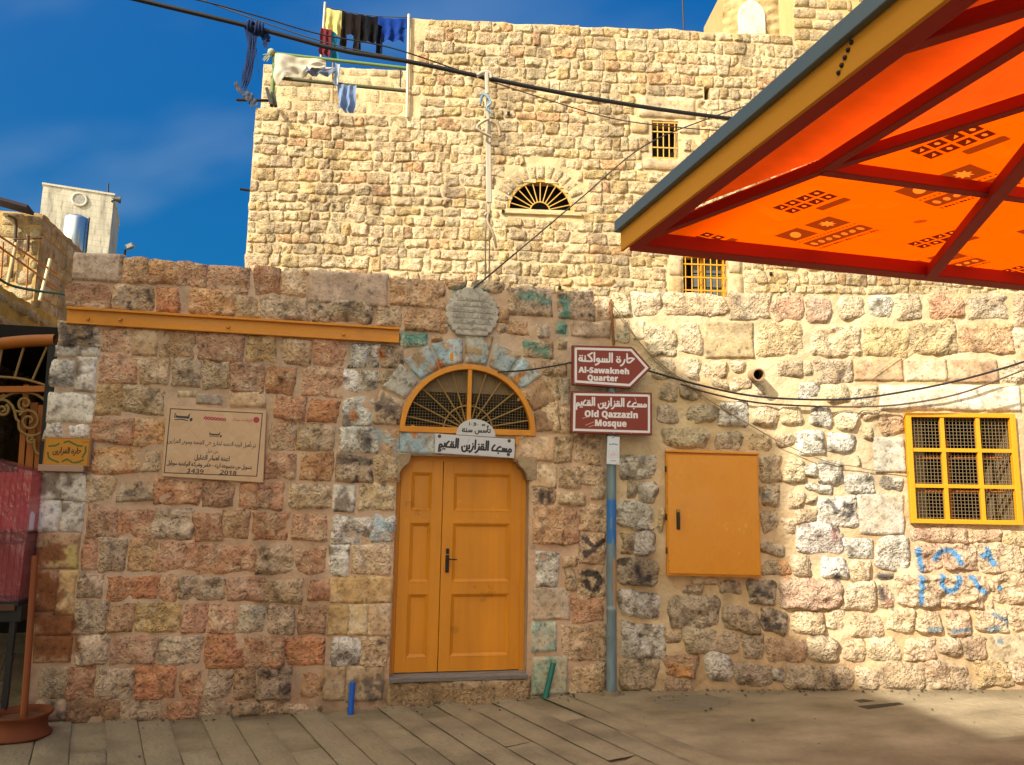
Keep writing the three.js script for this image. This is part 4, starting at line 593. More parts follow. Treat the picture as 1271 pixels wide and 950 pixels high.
  cloth('trousers', 'brown-grey trousers between the yellow shirt and the black pair', 'trousers', ln(425), ln(449), 46 * px, '#1d1614', { seed: 2, n: 2, group: G, gap: (u, v) => v > 0.6 && u > 0.32 && u < 0.66 });
  cloth('trousers', 'black trousers hanging next to the blue shirt', 'trousers', ln(449), ln(471), 34 * px, '#0e0f14', { seed: 3, n: 2, group: G });
  cloth('trouser_leg', 'dark trouser leg dangling below the two pairs of trousers', 'trousers', dz(ln(441), -0.05), dz(ln(449), -0.05), 46 * px, '#12131c', { seed: 13, n: 1, group: G });
  cloth('shirt', 'bright blue shirt, rightmost on the washing line', 'shirt', ln(470), ln(507), 34 * px, '#153a8c', { seed: 4, n: 3, group: G, out: (v) => (v < 0.4 ? [0, 1] : [0.14, 0.9]), bottom: (u) => 0.84 + 0.24 * smoothstep(u, 0.86, 0.94) - 0.1 * noise(u * 4, 1.5) });
  cloth('shirt_sleeve', 'dark blue sleeve hanging left of the blue shirt', 'sleeve', dz(ln(469), -0.04), dz(ln(477), -0.04), 46 * px, '#0c1430', { seed: 6, n: 1, group: G });
  cloth('towel', 'maroon towel hanging beside the slanting pole', 'towel', P(398, 34, -0.2), P(412, 37, -0.2), 34 * px, '#6e2a34', { seed: 7, n: 2, fold: 0.03 });
  cloth('scarf', 'teal blue scarf hanging beside the maroon towel', 'scarf', P(411, 38, -0.22), P(421, 42, -0.22), 36 * px, '#1c6a86', { seed: 8, n: 1, fold: 0.03, out: (v) => [0, 0.6 + v * 0.6] });
  cloth('sheet', 'crumpled off-white sheet draped over the green rail', 'sheet', P(341, 66, -0.07), P(404, 75, -0.07), 34 * px, '#cfc8b4', { seed: 9, n: 1.6, fold: 0.07, sag: 0.0, bottom: (u) => 0.95 - 0.5 * u + 0.3 * noise(u * 4, 2.2) });
  cloth('sheet', 'blue-grey cloth bunched on the rail right of the white sheet', 'cloth', P(380, 82, -0.06), P(417, 84, -0.06), 11 * px, '#77839c', { seed: 10, n: 2.3, fold: 0.05, bottom: (u) => 0.9 + 0.5 * noise(u * 5, 7.7) });
  cloth('shirt', 'light blue shirt drying alone on the middle bar', 'shirt', P(417, 103, -0.06), P(444, 106, -0.06), 36 * px, '#7f97bf', { seed: 11, n: 3, fold: 0.06, out: (v) => [0.05 + 0.14 * v, 0.95], bottom: (u) => 0.75 + 0.35 * u });
  cloth('rag', 'pale blue rag hanging from the top bar', 'rag', P(416, 78, -0.05), P(422, 80, -0.05), 26 * px, '#a9bccf', { seed: 12, n: 1, fold: 0.03 });
  { const g = []; const R = rng(8); for (let i = 0; i < 9; i++) g.push(rod(P(338, 66, -0.1), P(326 + R() * 10, 66 + R() * 12, -0.1 + 0.1 * R()), 0.009, 5)); g.push(new THREE.SphereGeometry(0.07, 8, 6).translate(P(337, 66).x, P(337, 66).y, -0.1)); lone('knotted_rags', g, mat('#8f9478'), 'rags knotted round the top of the green post', 'rags', null, FU); }
}
// ---------------------------------------------------------------- Arabic lettering drawn with a broad pen
// Each letter as pen strokes: x runs leftwards from the right side of the letter, y up from the line. i initial, m medial, f final, s alone; the last number is the width.
const A = {
  'ا': { s: 'M9 0 L9 96|20', f: 'M0 0 Q14 0 14 16 L14 96|26' }, 'أ': { s: 'M9 0 L9 84 M2 108 L16 104 M4 118 Q14 122 14 110|20', f: 'M0 0 Q14 0 14 16 L14 84 M6 108 L20 104 M8 118 Q18 122 18 110|26' },
  'ل': { i: 'M12 96 L12 10 Q12 0 24 0 L30 0|30', m: 'M0 0 L32 0 M16 96 L16 0|32', f: 'M0 0 L16 0 M16 96 L16 0 Q14 -36 42 -36 Q66 -34 64 -4|72', s: 'M14 96 L14 0 Q14 -36 42 -36 Q66 -34 64 -4|72' },
  'ب': { i: 'M8 36 L8 8 Q8 0 18 0 L26 0 D14 -24|26', m: 'M0 0 L30 0 M14 34 L14 0 D14 -24|30', f: 'M0 0 L8 0 M8 34 Q8 0 30 0 L70 0 Q88 0 86 34 D46 -26|94', s: 'M8 34 Q8 0 30 0 L70 0 Q88 0 86 34 D46 -26|94' },
  'ت': { i: 'M8 36 L8 8 Q8 0 18 0 L26 0 D4 56 D24 56|28', m: 'M0 0 L32 0 M15 34 L15 0 D6 54 D26 54|32', f: 'M0 0 L8 0 M8 34 Q8 0 30 0 L70 0 Q88 0 86 34 D38 46 D58 46|94', s: 'M8 34 Q8 0 30 0 L70 0 Q88 0 86 34 D38 46 D58 46|94' },
  'ن': { i: 'M8 36 L8 8 Q8 0 18 0 L26 0 D14 56|26', m: 'M0 0 L30 0 M14 34 L14 0 D14 54|30', f: 'M0 0 L8 0 M8 30 L8 0 Q10 -34 38 -35 Q66 -34 64 14 D36 22|74', s: 'M8 30 L8 0 Q10 -34 38 -35 Q66 -34 64 14 D36 22|74' },
  'ي': { i: 'M8 36 L8 8 Q8 0 18 0 L26 0 D4 -24 D24 -24|28', m: 'M0 0 L32 0 M15 34 L15 0 D6 -24 D26 -24|32', f: 'M0 0 Q26 2 24 -14 Q24 -38 52 -38 Q82 -38 80 0 D42 -60 D62 -60|88', s: 'M36 34 Q6 40 8 18 Q12 6 26 0 Q34 -34 56 -36 Q82 -36 80 0 D42 -60 D62 -60|88' },
  'ج': { i: 'M60 44 Q34 58 6 44 L36 14 Q44 0 62 0 D30 -24|62', m: 'M0 0 L66 0 M8 44 Q34 54 58 0 D34 -24|66', f: 'M0 0 L14 4 M6 42 Q34 52 62 38 Q14 26 14 -10 Q16 -46 70 -40 D44 -14|76', s: 'M6 42 Q34 52 62 38 Q14 26 14 -10 Q16 -46 70 -40 D44 -14|76' },
  'ح': { i: 'M60 44 Q34 58 6 44 L36 14 Q44 0 62 0|62', m: 'M0 0 L66 0 M8 44 Q34 54 58 0|66', f: 'M0 0 L14 4 M6 42 Q34 52 62 38 Q14 26 14 -10 Q16 -46 70 -40|76', s: 'M6 42 Q34 52 62 38 Q14 26 14 -10 Q16 -46 70 -40|76' },
  'خ': { i: 'M60 44 Q34 58 6 44 L36 14 Q44 0 62 0 D32 70|62', m: 'M0 0 L66 0 M8 44 Q34 54 58 0 D34 68|66', s: 'M6 42 Q34 52 62 38 Q14 26 14 -10 Q16 -46 70 -40 D34 66|76' },
  'د': { s: 'M26 54 Q48 30 42 10 Q38 0 8 0|52', f: 'M0 0 L42 0 M14 60 Q46 34 42 0|52' },
  'ر': { s: 'M12 30 Q20 -22 52 -36|50', f: 'M0 0 Q12 0 12 12 M12 28 Q20 -22 52 -36|50' }, 'ز': { s: 'M12 30 Q20 -22 52 -36 D18 54|50', f: 'M0 0 Q12 0 12 12 M12 28 Q20 -22 52 -36 D18 54|50' },
  'و': { s: 'O24 18 14 M10 16 Q10 -26 50 -36|50', f: 'M0 0 L12 8 O26 18 14 M12 16 Q12 -26 52 -36|54' },
  'س': { i: 'M6 34 L6 8 Q8 0 16 0 Q26 0 26 12 L26 30 M26 12 Q26 0 36 0 Q46 0 46 12 L46 32 M46 12 Q48 0 58 0 L66 0|66', m: 'M0 0 L72 0 M10 30 L10 0 M32 30 L32 0 M54 32 L54 0|72', f: 'M0 0 L48 0 M8 30 L8 0 M28 30 L28 0 M48 30 Q44 -36 70 -36 Q98 -36 96 12|104', s: 'M6 32 L6 0 L48 0 M28 30 L28 0 M48 30 Q44 -36 70 -36 Q98 -36 96 12|104' },
  'ش': { i: 'M6 34 L6 8 Q8 0 16 0 Q26 0 26 12 L26 30 M26 12 Q26 0 36 0 Q46 0 46 12 L46 32 M46 12 Q48 0 58 0 L66 0 D18 52 D38 52 D28 70|66', m: 'M0 0 L72 0 M10 30 L10 0 M32 30 L32 0 M54 32 L54 0 D24 52 D44 52 D34 70|72' },
  'ص': { i: 'M4 4 Q28 46 54 36 Q72 22 50 0 L0 0 M50 0 L88 0 M74 0 L74 28|88', m: 'M0 0 L88 0 M6 2 Q30 46 56 36 Q72 22 52 0 M74 0 L74 28|88' },
  'ط': { m: 'M0 0 L80 0 M10 2 Q36 46 60 36 Q76 20 58 0 M24 8 L24 94|80', i: 'M0 0 L80 0 M10 2 Q36 46 60 36 Q76 20 58 0 M24 8 L24 94|80' },
  'ع': { i: 'M46 46 Q12 54 12 30 Q14 14 38 22 Q4 10 14 0 L54 0|54', m: 'M0 0 L56 0 M28 2 Q6 36 20 40 L40 40 Q50 34 30 2|56', f: 'M0 0 L16 2 M40 40 Q12 44 14 24 Q18 10 36 16 Q4 8 8 -16 Q16 -46 64 -36|68', s: 'M40 40 Q12 44 14 24 Q18 10 36 16 Q4 8 8 -16 Q16 -46 64 -36|68' },
  'ف': { i: 'O22 24 14 M36 22 Q38 0 44 0 L52 0 D22 58|52', m: 'M0 0 L52 0 O26 20 15 D26 56|52' }, 'ق': { i: 'O22 24 14 M36 22 Q38 0 44 0 L52 0 D12 58 D32 58|52', m: 'M0 0 L52 0 O26 20 15 D16 56 D36 56|52', s: 'O22 18 14 M36 18 Q40 -36 64 -36 Q90 -34 86 8 D14 52 D34 52|94' },
  'ك': { i: 'M12 92 L52 66 Q18 40 12 12 Q12 0 30 0 L66 0|66', m: 'M0 0 L66 0 M14 92 L54 66 Q24 40 16 0|66', f: 'M0 0 L56 0 M8 94 L8 0 Q74 -4 74 28 M34 26 Q50 30 38 42 Q26 52 46 56|82' },
  'م': { i: 'O20 14 15 M34 8 Q38 0 50 0 L52 0|52', m: 'M0 0 L52 0 O26 8 15|52', f: 'M0 0 L12 0 O24 8 15 M38 4 Q42 -10 42 -54|50', s: 'O22 10 15 M36 6 Q40 -10 40 -54|48' },
  'ه': { i: 'O26 22 21 M10 8 Q34 10 36 38 M44 12 Q50 0 60 0|60', m: 'M0 0 L56 0 O28 14 15|56', f: 'M0 0 Q18 0 16 32 Q44 40 44 14 Q38 -2 14 4|52', s: 'O24 18 18|50' },
  'ة': { f: 'M0 0 Q18 0 16 32 Q44 40 44 14 Q38 -2 14 4 D14 58 D36 58|52', s: 'O24 18 18 D14 58 D36 58|50' },
  '١': { s: 'M10 70 Q14 40 12 0|24' }, '٤': { s: 'M38 66 Q10 66 14 48 Q18 38 34 38 Q10 36 10 18 Q14 0 42 4|50' }, '٠': { s: 'D14 30|28' }, '-': { s: 'M4 24 L34 24|40' },
};
const NOLEFT = new Set([...'اأدرزوة١٤٠-']);
function shaped(text) { // letters with the form they take beside their neighbours
  const c = [...text];
  return c.map((ch, i) => {
    if (ch === ' ') return null;
    const g = A[ch], right = i > 0 && c[i - 1] !== ' ' && !NOLEFT.has(c[i - 1]) && ('f' in g || 'm' in g), left = i + 1 < c.length && c[i + 1] !== ' ' && !NOLEFT.has(ch) && ('f' in A[c[i + 1]] || 'm' in A[c[i + 1]]);
    return g[right && left ? 'm' : right ? 'f' : left ? 'i' : 's'] ?? g.f ?? g.s ?? g.i ?? g.m;
  });
}
// text of the given height (of an upright stroke) with its middle at x and its line at y; width fits it to a width
function arabic(ctx, text, x, y, size, { weight = 13, width, color } = {}) {
  const gl = shaped(text), k = size / 100, total = gl.reduce((s, g) => s + (g ? +g.split('|')[1] : 30), 0), kx = width ? width / total : k;
  if (color) ctx.strokeStyle = ctx.fillStyle = color;
  ctx.lineWidth = weight * k; ctx.lineCap = 'round'; ctx.lineJoin = 'round';
  let pen = x + total * kx / 2;
  for (const g of gl) {
    if (!g) { pen -= 30 * kx; continue; }
    const [body, w] = g.split('|'), X = (v) => pen - v * kx, Y = (v) => y - v * k;
    ctx.beginPath();
    for (const m of body.matchAll(/([MLQDO])([^MLQDO]*)/g)) {
      const n = m[2].trim().split(/\s+/).map(Number);
      if (m[1] === 'M') ctx.moveTo(X(n[0]), Y(n[1])); else if (m[1] === 'L') ctx.lineTo(X(n[0]), Y(n[1])); else if (m[1] === 'Q') ctx.quadraticCurveTo(X(n[0]), Y(n[1]), X(n[2]), Y(n[3]));
      else if (m[1] === 'O') { ctx.moveTo(X(n[0]) + n[2] * kx, Y(n[1])); ctx.ellipse(X(n[0]), Y(n[1]), n[2] * kx, n[2] * k, 0, 0, 6.2832); }
      else { ctx.stroke(); ctx.beginPath(); const r = weight * 0.62 * k; ctx.moveTo(X(n[0]), Y(n[1]) - r); ctx.lineTo(X(n[0]) + r, Y(n[1])); ctx.lineTo(X(n[0]), Y(n[1]) + r); ctx.lineTo(X(n[0]) - r, Y(n[1])); ctx.fill(); ctx.beginPath(); }
    }
    ctx.stroke();
    pen -= +w * kx;
  }
}
// a flat board cut to an outline surveyed on the photograph, with its print on the front. draw(ctx, w, h, P): P turns photograph points into canvas points
function board(parent, F, outline, z, thick, K, draw, body, name, o = {}) {
  const pts = outline.split(' ').map((p) => F.loc(...p.split(',').map(Number), z)), xs = pts.map((p) => p.x), ys = pts.map((p) => p.y), x0 = Math.min(...xs), x1 = Math.max(...xs), y0 = Math.min(...ys), y1 = Math.max(...ys);
  const cw = Math.round((x1 - x0) * K), ch = Math.round((y1 - y0) * K), cv = document.createElement('canvas'); cv.width = cw; cv.height = ch;
  const ctx = cv.getContext('2d'); draw(ctx, cw, ch, (x, y) => { const v = F.loc(x, y, z); return [(v.x - x0) * K, (y1 - v.y) * K]; }, pts.map((p) => [(p.x - x0) * K, (y1 - p.y) * K]));
  const t = new THREE.CanvasTexture(cv); t.colorSpace = THREE.SRGBColorSpace; t.magFilter = THREE.LinearFilter;
  const sh = new THREE.Shape(pts.map((p) => new THREE.Vector2(p.x, p.y))), back = new THREE.ExtrudeGeometry(sh, { depth: thick, bevelEnabled: true, bevelSize: 0.004, bevelThickness: 0.004, bevelSegments: 2 });
  back.translate(0, 0, z - thick - 0.006); part(name, back, body, parent);
  const f = new THREE.ShapeGeometry(sh), uv = f.attributes.uv, p = f.attributes.position; for (let i = 0; i < p.count; i++) uv.setXY(i, (p.getX(i) - x0) / (x1 - x0), (p.getY(i) - y0) / (y1 - y0)); f.translate(0, 0, z);
  part(o.face ?? 'sign_face', f, new THREE.MeshStandardMaterial({ map: t, roughness: o.rough ?? 0.5, bumpMap: o.bump ? fineBump : null, bumpScale: 0.002 }), parent);
  return { x0, x1, y0, y1 };
}
const outlined = (ctx, pts, inset) => { const c = pts.reduce((a, p) => [a[0] + p[0] / pts.length, a[1] + p[1] / pts.length], [0, 0]); ctx.beginPath(); pts.forEach((p, i) => { // each corner moved inwards along both its edges
  const a = pts[(i + pts.length - 1) % pts.length], b = pts[(i + 1) % pts.length], n = (q, r) => { let x = q[1] - r[1], y = r[0] - q[0]; const L = Math.hypot(x, y); x /= L; y /= L; if ((c[0] - q[0]) * x + (c[1] - q[1]) * y < 0) { x = -x; y = -y; } return [x, y]; }, n1 = n(a, p), n2 = n(p, b), d = 1 + n1[0] * n2[0] + n1[1] * n2[1], x = p[0] + (n1[0] + n2[0]) / d * inset, y = p[1] + (n1[1] + n2[1]) / d * inset; i ? ctx.lineTo(x, y) : ctx.moveTo(x, y); }); ctx.closePath(); };
const grime = (ctx, w, h, n, seed, color, most = 0.12) => { const R = rng(seed); for (let i = 0; i < n; i++) { ctx.globalAlpha = most * R(); ctx.fillStyle = color; ctx.beginPath(); ctx.ellipse(R() * w, R() * h, (0.01 + 0.12 * R() * R()) * w, (0.01 + 0.1 * R() * R()) * h, R() * 3, 0, 6.3); ctx.fill(); } ctx.globalAlpha = 1; };

// ---------------------------------------------------------------- sign post
{
  const FS = new Frame(FR.at(759, 700, 0.16), 6), zs = 0.075;
  const base = FS.loc(757.5, 862), topY = FS.loc(760, 440).y, post = thing('sign_post', 'blue-grey painted pipe post with an orange drip standing against the wall', 'post', FS);
  const pg = new THREE.CylinderGeometry(0.047, 0.047, topY - base.y + 0.1, 20); pg.translate(0, (topY + base.y - 0.1) / 2, 0);
  { const a = pg.attributes.position; vcol(pg, hex('#ffffff')); }
  const tall = new THREE.CylinderGeometry(0.047, 0.047, topY - base.y + 0.1, 24, 120), pos = tall.attributes.position, col = []; tall.translate(0, (topY + base.y - 0.1) / 2, 0);
  const hB0 = FS.loc(758, 620).y, hB1 = FS.loc(758, 676).y, hO0 = FS.loc(758, 692).y, hO1 = FS.loc(758, 752).y, hM = FS.loc(758, 754).y;
  for (let i = 0; i < pos.count; i++) { const y = pos.getY(i), x = pos.getX(i), z = pos.getZ(i), c = mix(hex('#6f8791'), hex('#5c6f74'), 0.5 + 1.5 * fbm(x * 20, y * 5, z * 20, 3)), n = fbm(x * 18, y * 7, z * 18, 3); if (y < hB0 && y > hB1 && z > 0 && n > -0.12 + (y < hB0 - 0.12 ? 0.06 : -0.2)) c.lerp(hex('#1668b4'), 0.9); if (y < hO0 && y > hO1 && x > 0.01 && z > 0) c.lerp(hex('#b98a4c'), 0.75); if (Math.abs(y - hM) < 0.012) c.lerp(hex('#9aa9ad'), 0.8); if (y < 0.12) c.multiplyScalar(0.65); if (n > 0.32) c.lerp(hex('#6b4a34'), 0.6); col.push(c.r, c.g, c.b); }
  tall.setAttribute('color', new THREE.Float32BufferAttribute(col, 3));
  part('pole', tall, new THREE.MeshStandardMaterial({ vertexColors: true, roughness: 0.5, bumpMap: fineBump, bumpScale: 0.002 }), post);
  part('concrete_footing', vcol(new THREE.CylinderGeometry(0.075, 0.1, 0.05, 12).translate(0, base.y + 0.005, 0), hex('#9a8a70')), M.mortar, post);
  for (const y of [FS.loc(760, 455).y, FS.loc(760, 510).y]) { const t = new THREE.TorusGeometry(0.05, 0.006, 6, 20); t.rotateX(Math.PI / 2); t.translate(0, y, 0); part('clamp', t, M.steel, post); }
  const brown = mat('#6b2114', { roughness: 0.5 }), bg = '#7c2811', wt = '#d9d4d6';
  const a = thing('direction_sign', 'brown arrow sign pointing right with white border reading Al-Sawakneh Quarter', 'sign', FS, 'brown street signs on the post');
  board(a, FS, '711,429 785,431 808,457 783,482 711,477', zs, 0.05, 900, (c, w, h, P, pts) => {
    c.fillStyle = bg; c.fillRect(0, 0, w, h); grime(c, w, h, 40, 3, '#3c0f06'); grime(c, w, h, 12, 4, '#b06a40', 0.08);
    c.strokeStyle = wt; c.lineWidth = 21; outlined(c, pts, 26); c.stroke();
    const mx = P(753, 452)[0]; arabic(c, 'حارة السواكنة', mx, P(750, 449.2)[1], 80, { weight: 19, width: P(788, 450)[0] - P(718, 450)[0], color: wt });
    c.font = 'bold 68px sans-serif'; c.textAlign = 'center'; c.textBaseline = 'alphabetic'; c.lineWidth = 5; for (const [t, x, y, k] of [['Al-Sawakneh', 750, 463.5, 63], ['Quarter', 748, 472.8, 38]]) { const [qx, qy] = P(x, y), m = c.measureText(t).width, f = (P(x + k / 2, y)[0] - P(x - k / 2, y)[0]) / m; c.save(); c.translate(qx, qy); c.scale(f, 0.98); c.strokeText(t, 0, 0); c.fillText(t, 0, 0); c.restore(); }
  }, brown, 'sign_box');
  const b = thing('name_sign', 'brown rectangular sign with white border reading Old Qazzazin Mosque', 'sign', FS, 'brown street signs on the post');
  board(b, FS, '710,486 809,488 809,540 709,537', zs, 0.05, 900, (c, w, h, P, pts) => {
    c.fillStyle = bg; c.fillRect(0, 0, w, h); grime(c, w, h, 40, 7, '#3c0f06'); grime(c, w, h, 12, 9, '#b06a40', 0.08);
    c.strokeStyle = wt; c.lineWidth = 20; outlined(c, pts, 24); c.stroke();
    arabic(c, 'مسجد القزازين القديم', P(759, 500)[0], P(759, 504)[1], 70, { weight: 20, width: P(803, 500)[0] - P(715, 500)[0], color: wt });
    c.font = 'bold 74px sans-serif'; c.textAlign = 'center'; c.lineWidth = 5; for (const [t, x, y, k] of [['Old Qazzazin', 759, 518.3, 67], ['Mosque', 758, 529.3, 40]]) { const [qx, qy] = P(x, y), m = c.measureText(t).width, f = (P(x + k / 2, y)[0] - P(x - k / 2, y)[0]) / m; c.save(); c.translate(qx, qy); c.scale(f, 1); c.strokeText(t, 0, 0); c.fillText(t, 0, 0); c.restore(); }
    c.strokeStyle = '#e2c2b4'; c.globalAlpha = 0.7; c.lineWidth = 6; for (const [x0, y0, x1, y1] of [[723, 519.5, 731, 517.5], [727, 528, 737, 524], [731, 530, 738, 528], [788, 494, 790, 499]]) { c.beginPath(); c.moveTo(...P(x0, y0)); c.lineTo(...P(x1, y1)); c.stroke(); } c.globalAlpha = 1;
  }, brown, 'sign_box');
  for (const [o, l] of [[a, [[714, 431], [785, 432], [714, 477], [782, 480], [806, 457]]], [b, [[712, 488], [762, 487.5], [806, 490], [712, 536], [762, 538], [784, 538.5], [807, 538]]]]) for (const p of l) { const q = FS.loc(...p, zs); part('rivet', new THREE.SphereGeometry(0.008, 8, 6).translate(q.x, q.y, zs + 0.001), M.steel, o); }
  const tag = thing('paper_tag', 'small white sticker with blue and pink writing on the post below the signs', 'sticker', FS);
  board(tag, FS, '754.5,542 769,543 768.5,577 753.5,576', 0.06, 0.006, 1500, (c, w, h) => { c.fillStyle = '#ccd2d8'; c.fillRect(0, 0, w, h); grime(c, w, h, 20, 5, '#7b8088'); c.strokeStyle = '#1f4e9c'; c.lineWidth = w * 0.035; c.lineCap = 'round'; const R = rng(4); for (let i = 0; i < 7; i++) { const x = w * (0.18 + i * 0.1), y = h * (0.27 + 0.02 * R()); c.beginPath(); c.moveTo(x, y); c.quadraticCurveTo(x + w * 0.04, y - h * 0.09 * R(), x + w * 0.07, y + h * 0.02); c.stroke(); } c.strokeStyle = '#c27a98'; c.lineWidth = w * 0.025; for (let i = 0; i < 4; i++) { c.beginPath(); c.ellipse(w * (0.32 + i * 0.12), h * (0.62 + 0.04 * R()), w * 0.06, h * 0.05, 0, 0, 6.3); c.stroke(); } c.strokeStyle = '#8a8f99'; c.lineWidth = 3; c.strokeRect(w * 0.14, h * 0.52, w * 0.7, h * 0.24); c.fillStyle = '#23242a'; c.fillRect(w * 0.4, h * 0.03, w * 0.2, h * 0.02); c.fillRect(w * 0.3, h * 0.86, w * 0.4, h * 0.015); }, mat('#b7bcc2'), 'sticker_back');
}
// ---------------------------------------------------------------- plates on the left wall
{
  const p = thing('stone_plaque', 'cream stone plaque with black framed Arabic inscription and small red logos', 'plaque', FL);
  board(p, FL, '207,504 330,511 326,599 201,591', 0.045, 0.03, 820, (c, w, h, P, pts) => {
    c.fillStyle = '#cfab85'; c.fillRect(0, 0, w, h); grime(c, w, h, 90, 21, '#b58a62', 0.22); grime(c, w, h, 50, 22, '#e0c6a4', 0.25);
    const ip = [P(211.5, 507.5), P(325.5, 513.5), P(318.5, 591.5), P(201.8 + 1.8, 587)]; c.strokeStyle = '#2a2523'; c.lineWidth = 6; c.beginPath(); ip.forEach((q, i) => i ? c.lineTo(...q) : c.moveTo(...q)); c.closePath(); c.stroke();
    const ar = (t, x, y, k, size, weight, color = '#2a2320') => { const [qx, qy] = P(x, y), [a, ay] = P(x - 30, y + (-30 * 0.055)), [b2, by] = P(x + 30, y + 30 * 0.055); c.save(); c.translate(qx, qy); c.rotate(Math.atan2(by - ay, b2 - a)); arabic(c, t, 0, 0, size, { weight, width: Math.abs(P(x + k / 2, y)[0] - P(x - k / 2, y)[0]), color }); c.restore(); };
    ar('تم تأهيل البنية التحتية لشارع حي القصبة وسوق القزازين', 263, 552.3, 110, 30, 11); ar('من قبل', 263, 562, 15, 24, 10); ar('لجنة اعمار الخليل', 263, 571, 44, 32, 17); ar('بتمويل من مجموعة اريد - قطر وشركة الوطنية موبايل', 260, 579.5, 106, 28, 16);
    c.fillStyle = '#2a2320'; c.font = 'bold 42px sans-serif'; c.textAlign = 'center'; for (const [t, x, y] of [['1439', 242, 587.6], ['2018', 283, 589.8]]) { const [qx, qy] = P(x, y); c.save(); c.translate(qx, qy); c.rotate(0.05); c.scale(1.25, 1); c.fillText(t, 0, 0); c.restore(); } ar('ه', 233, 587.6, 4, 26, 16); ar('م', 273.5, 589, 3, 22, 16);
    // the marks along the top: a dark emblem, a row of linked red rings, a red line with a disc
    const blob = (x, y, k, dark) => { const [qx, qy] = P(x, y); c.save(); c.translate(qx, qy); c.rotate(0.05); c.scale(k, k); c.strokeStyle = c.fillStyle = dark; c.lineWidth = 7; c.lineCap = 'round'; for (const [x0, h0] of [[-66, 34], [-56, 18], [-30, 12], [-8, 14], [16, 16], [36, 26], [46, 40]]) { c.beginPath(); c.moveTo(x0, 14); c.lineTo(x0 + 4, 14 - h0); c.stroke(); } c.fillRect(-56, -2, 104, 18); c.beginPath(); c.moveTo(-64, 30); c.quadraticCurveTo(-10, 14, 44, 30); c.lineTo(44, 38); c.quadraticCurveTo(-10, 24, -64, 38); c.fill(); c.beginPath(); c.ellipse(66, 22, 11, 16, 0.3, 0, 6.3); c.fill(); c.restore(); };
    blob(227, 517, 0.86, '#2c3036'); blob(267, 539, 0.6, '#3a2e28');
    c.fillStyle = c.strokeStyle = '#a8323a'; const [rx, ry] = P(253, 519), [sx] = P(280.5, 519), rw = (sx - rx) / 7; for (let i = 0; i < 7; i++) { c.beginPath(); c.arc(rx + (i + 0.5) * rw, ry + i * 1.2, rw * 0.56, 0, 6.3); c.fill(); c.fillStyle = '#dcb4a0'; c.beginPath(); c.arc(rx + (i + 0.5) * rw, ry + i * 1.2, rw * 0.16, 0, 6.3); c.fill(); c.fillStyle = '#a8323a'; }
    const [dx, dy] = P(318, 521.5); c.beginPath(); c.arc(dx, dy, 22, 0, 6.3); c.fill(); ar('الوطنية موبايل', 300, 522.5, 26, 17, 13, '#a8323a');
  }, mat('#c9aa86', { roughness: 0.8 }), 'stone_slab', { face: 'plaque_face', rough: 0.55, bump: true });
  const g = thing('street_plate', 'orange tile plate with green ornament and short Arabic name on the wall end', 'sign', FL);
  board(g, FL, '56,543 112,544.5 108.5,579 52.5,577', 0.09, 0.05, 900, (c, w, h, P) => {
    c.fillStyle = '#c8871c'; c.fillRect(0, 0, w, h); grime(c, w, h, 40, 31, '#8d5510', 0.16); c.strokeStyle = '#a06a18'; c.lineWidth = 7; c.strokeRect(4, 4, w - 8, h - 8);
    arabic(c, 'حارة القزازين', ...P(82.5, 562.7), 44, { weight: 15, width: P(100, 562)[0] - P(64.5, 562)[0], color: '#2a2012' });
    c.strokeStyle = '#4d6426'; c.lineWidth = 13; c.lineCap = 'round'; const L = (...q) => { c.beginPath(); q.forEach((p, i) => i ? c.lineTo(...P(...p)) : c.moveTo(...P(...p))); c.stroke(); };
    L([60.5, 554], [68, 553.5], [73, 551]); L([79.5, 549.5], [85, 547.8], [91, 551]); L([91, 551], [96, 553.5], [101.5, 554]); L([106, 555], [106, 561], [102, 568]); L([59, 562], [60, 568], [64, 571]); L([64, 571], [70, 573], [72, 574]); L([77, 573], [83, 570], [89, 574]); L([91, 574.5], [97, 574], [103, 571]);
    c.fillStyle = '#8d4a10'; c.fillRect(...P(103, 548.4), 40, 5);
  }, mat('#b98f6a', { roughness: 0.7 }), 'plate_body', { face: 'plate_face', rough: 0.6 });
  const bpt = FL.loc(80, 580); part('ledge', bx(FL.loc(108, 580).x - FL.loc(52, 580).x, 0.055, 0.1, bpt.x, bpt.y - 0.012, 0.045, 0.006), mat('#b3937a'), g);
}
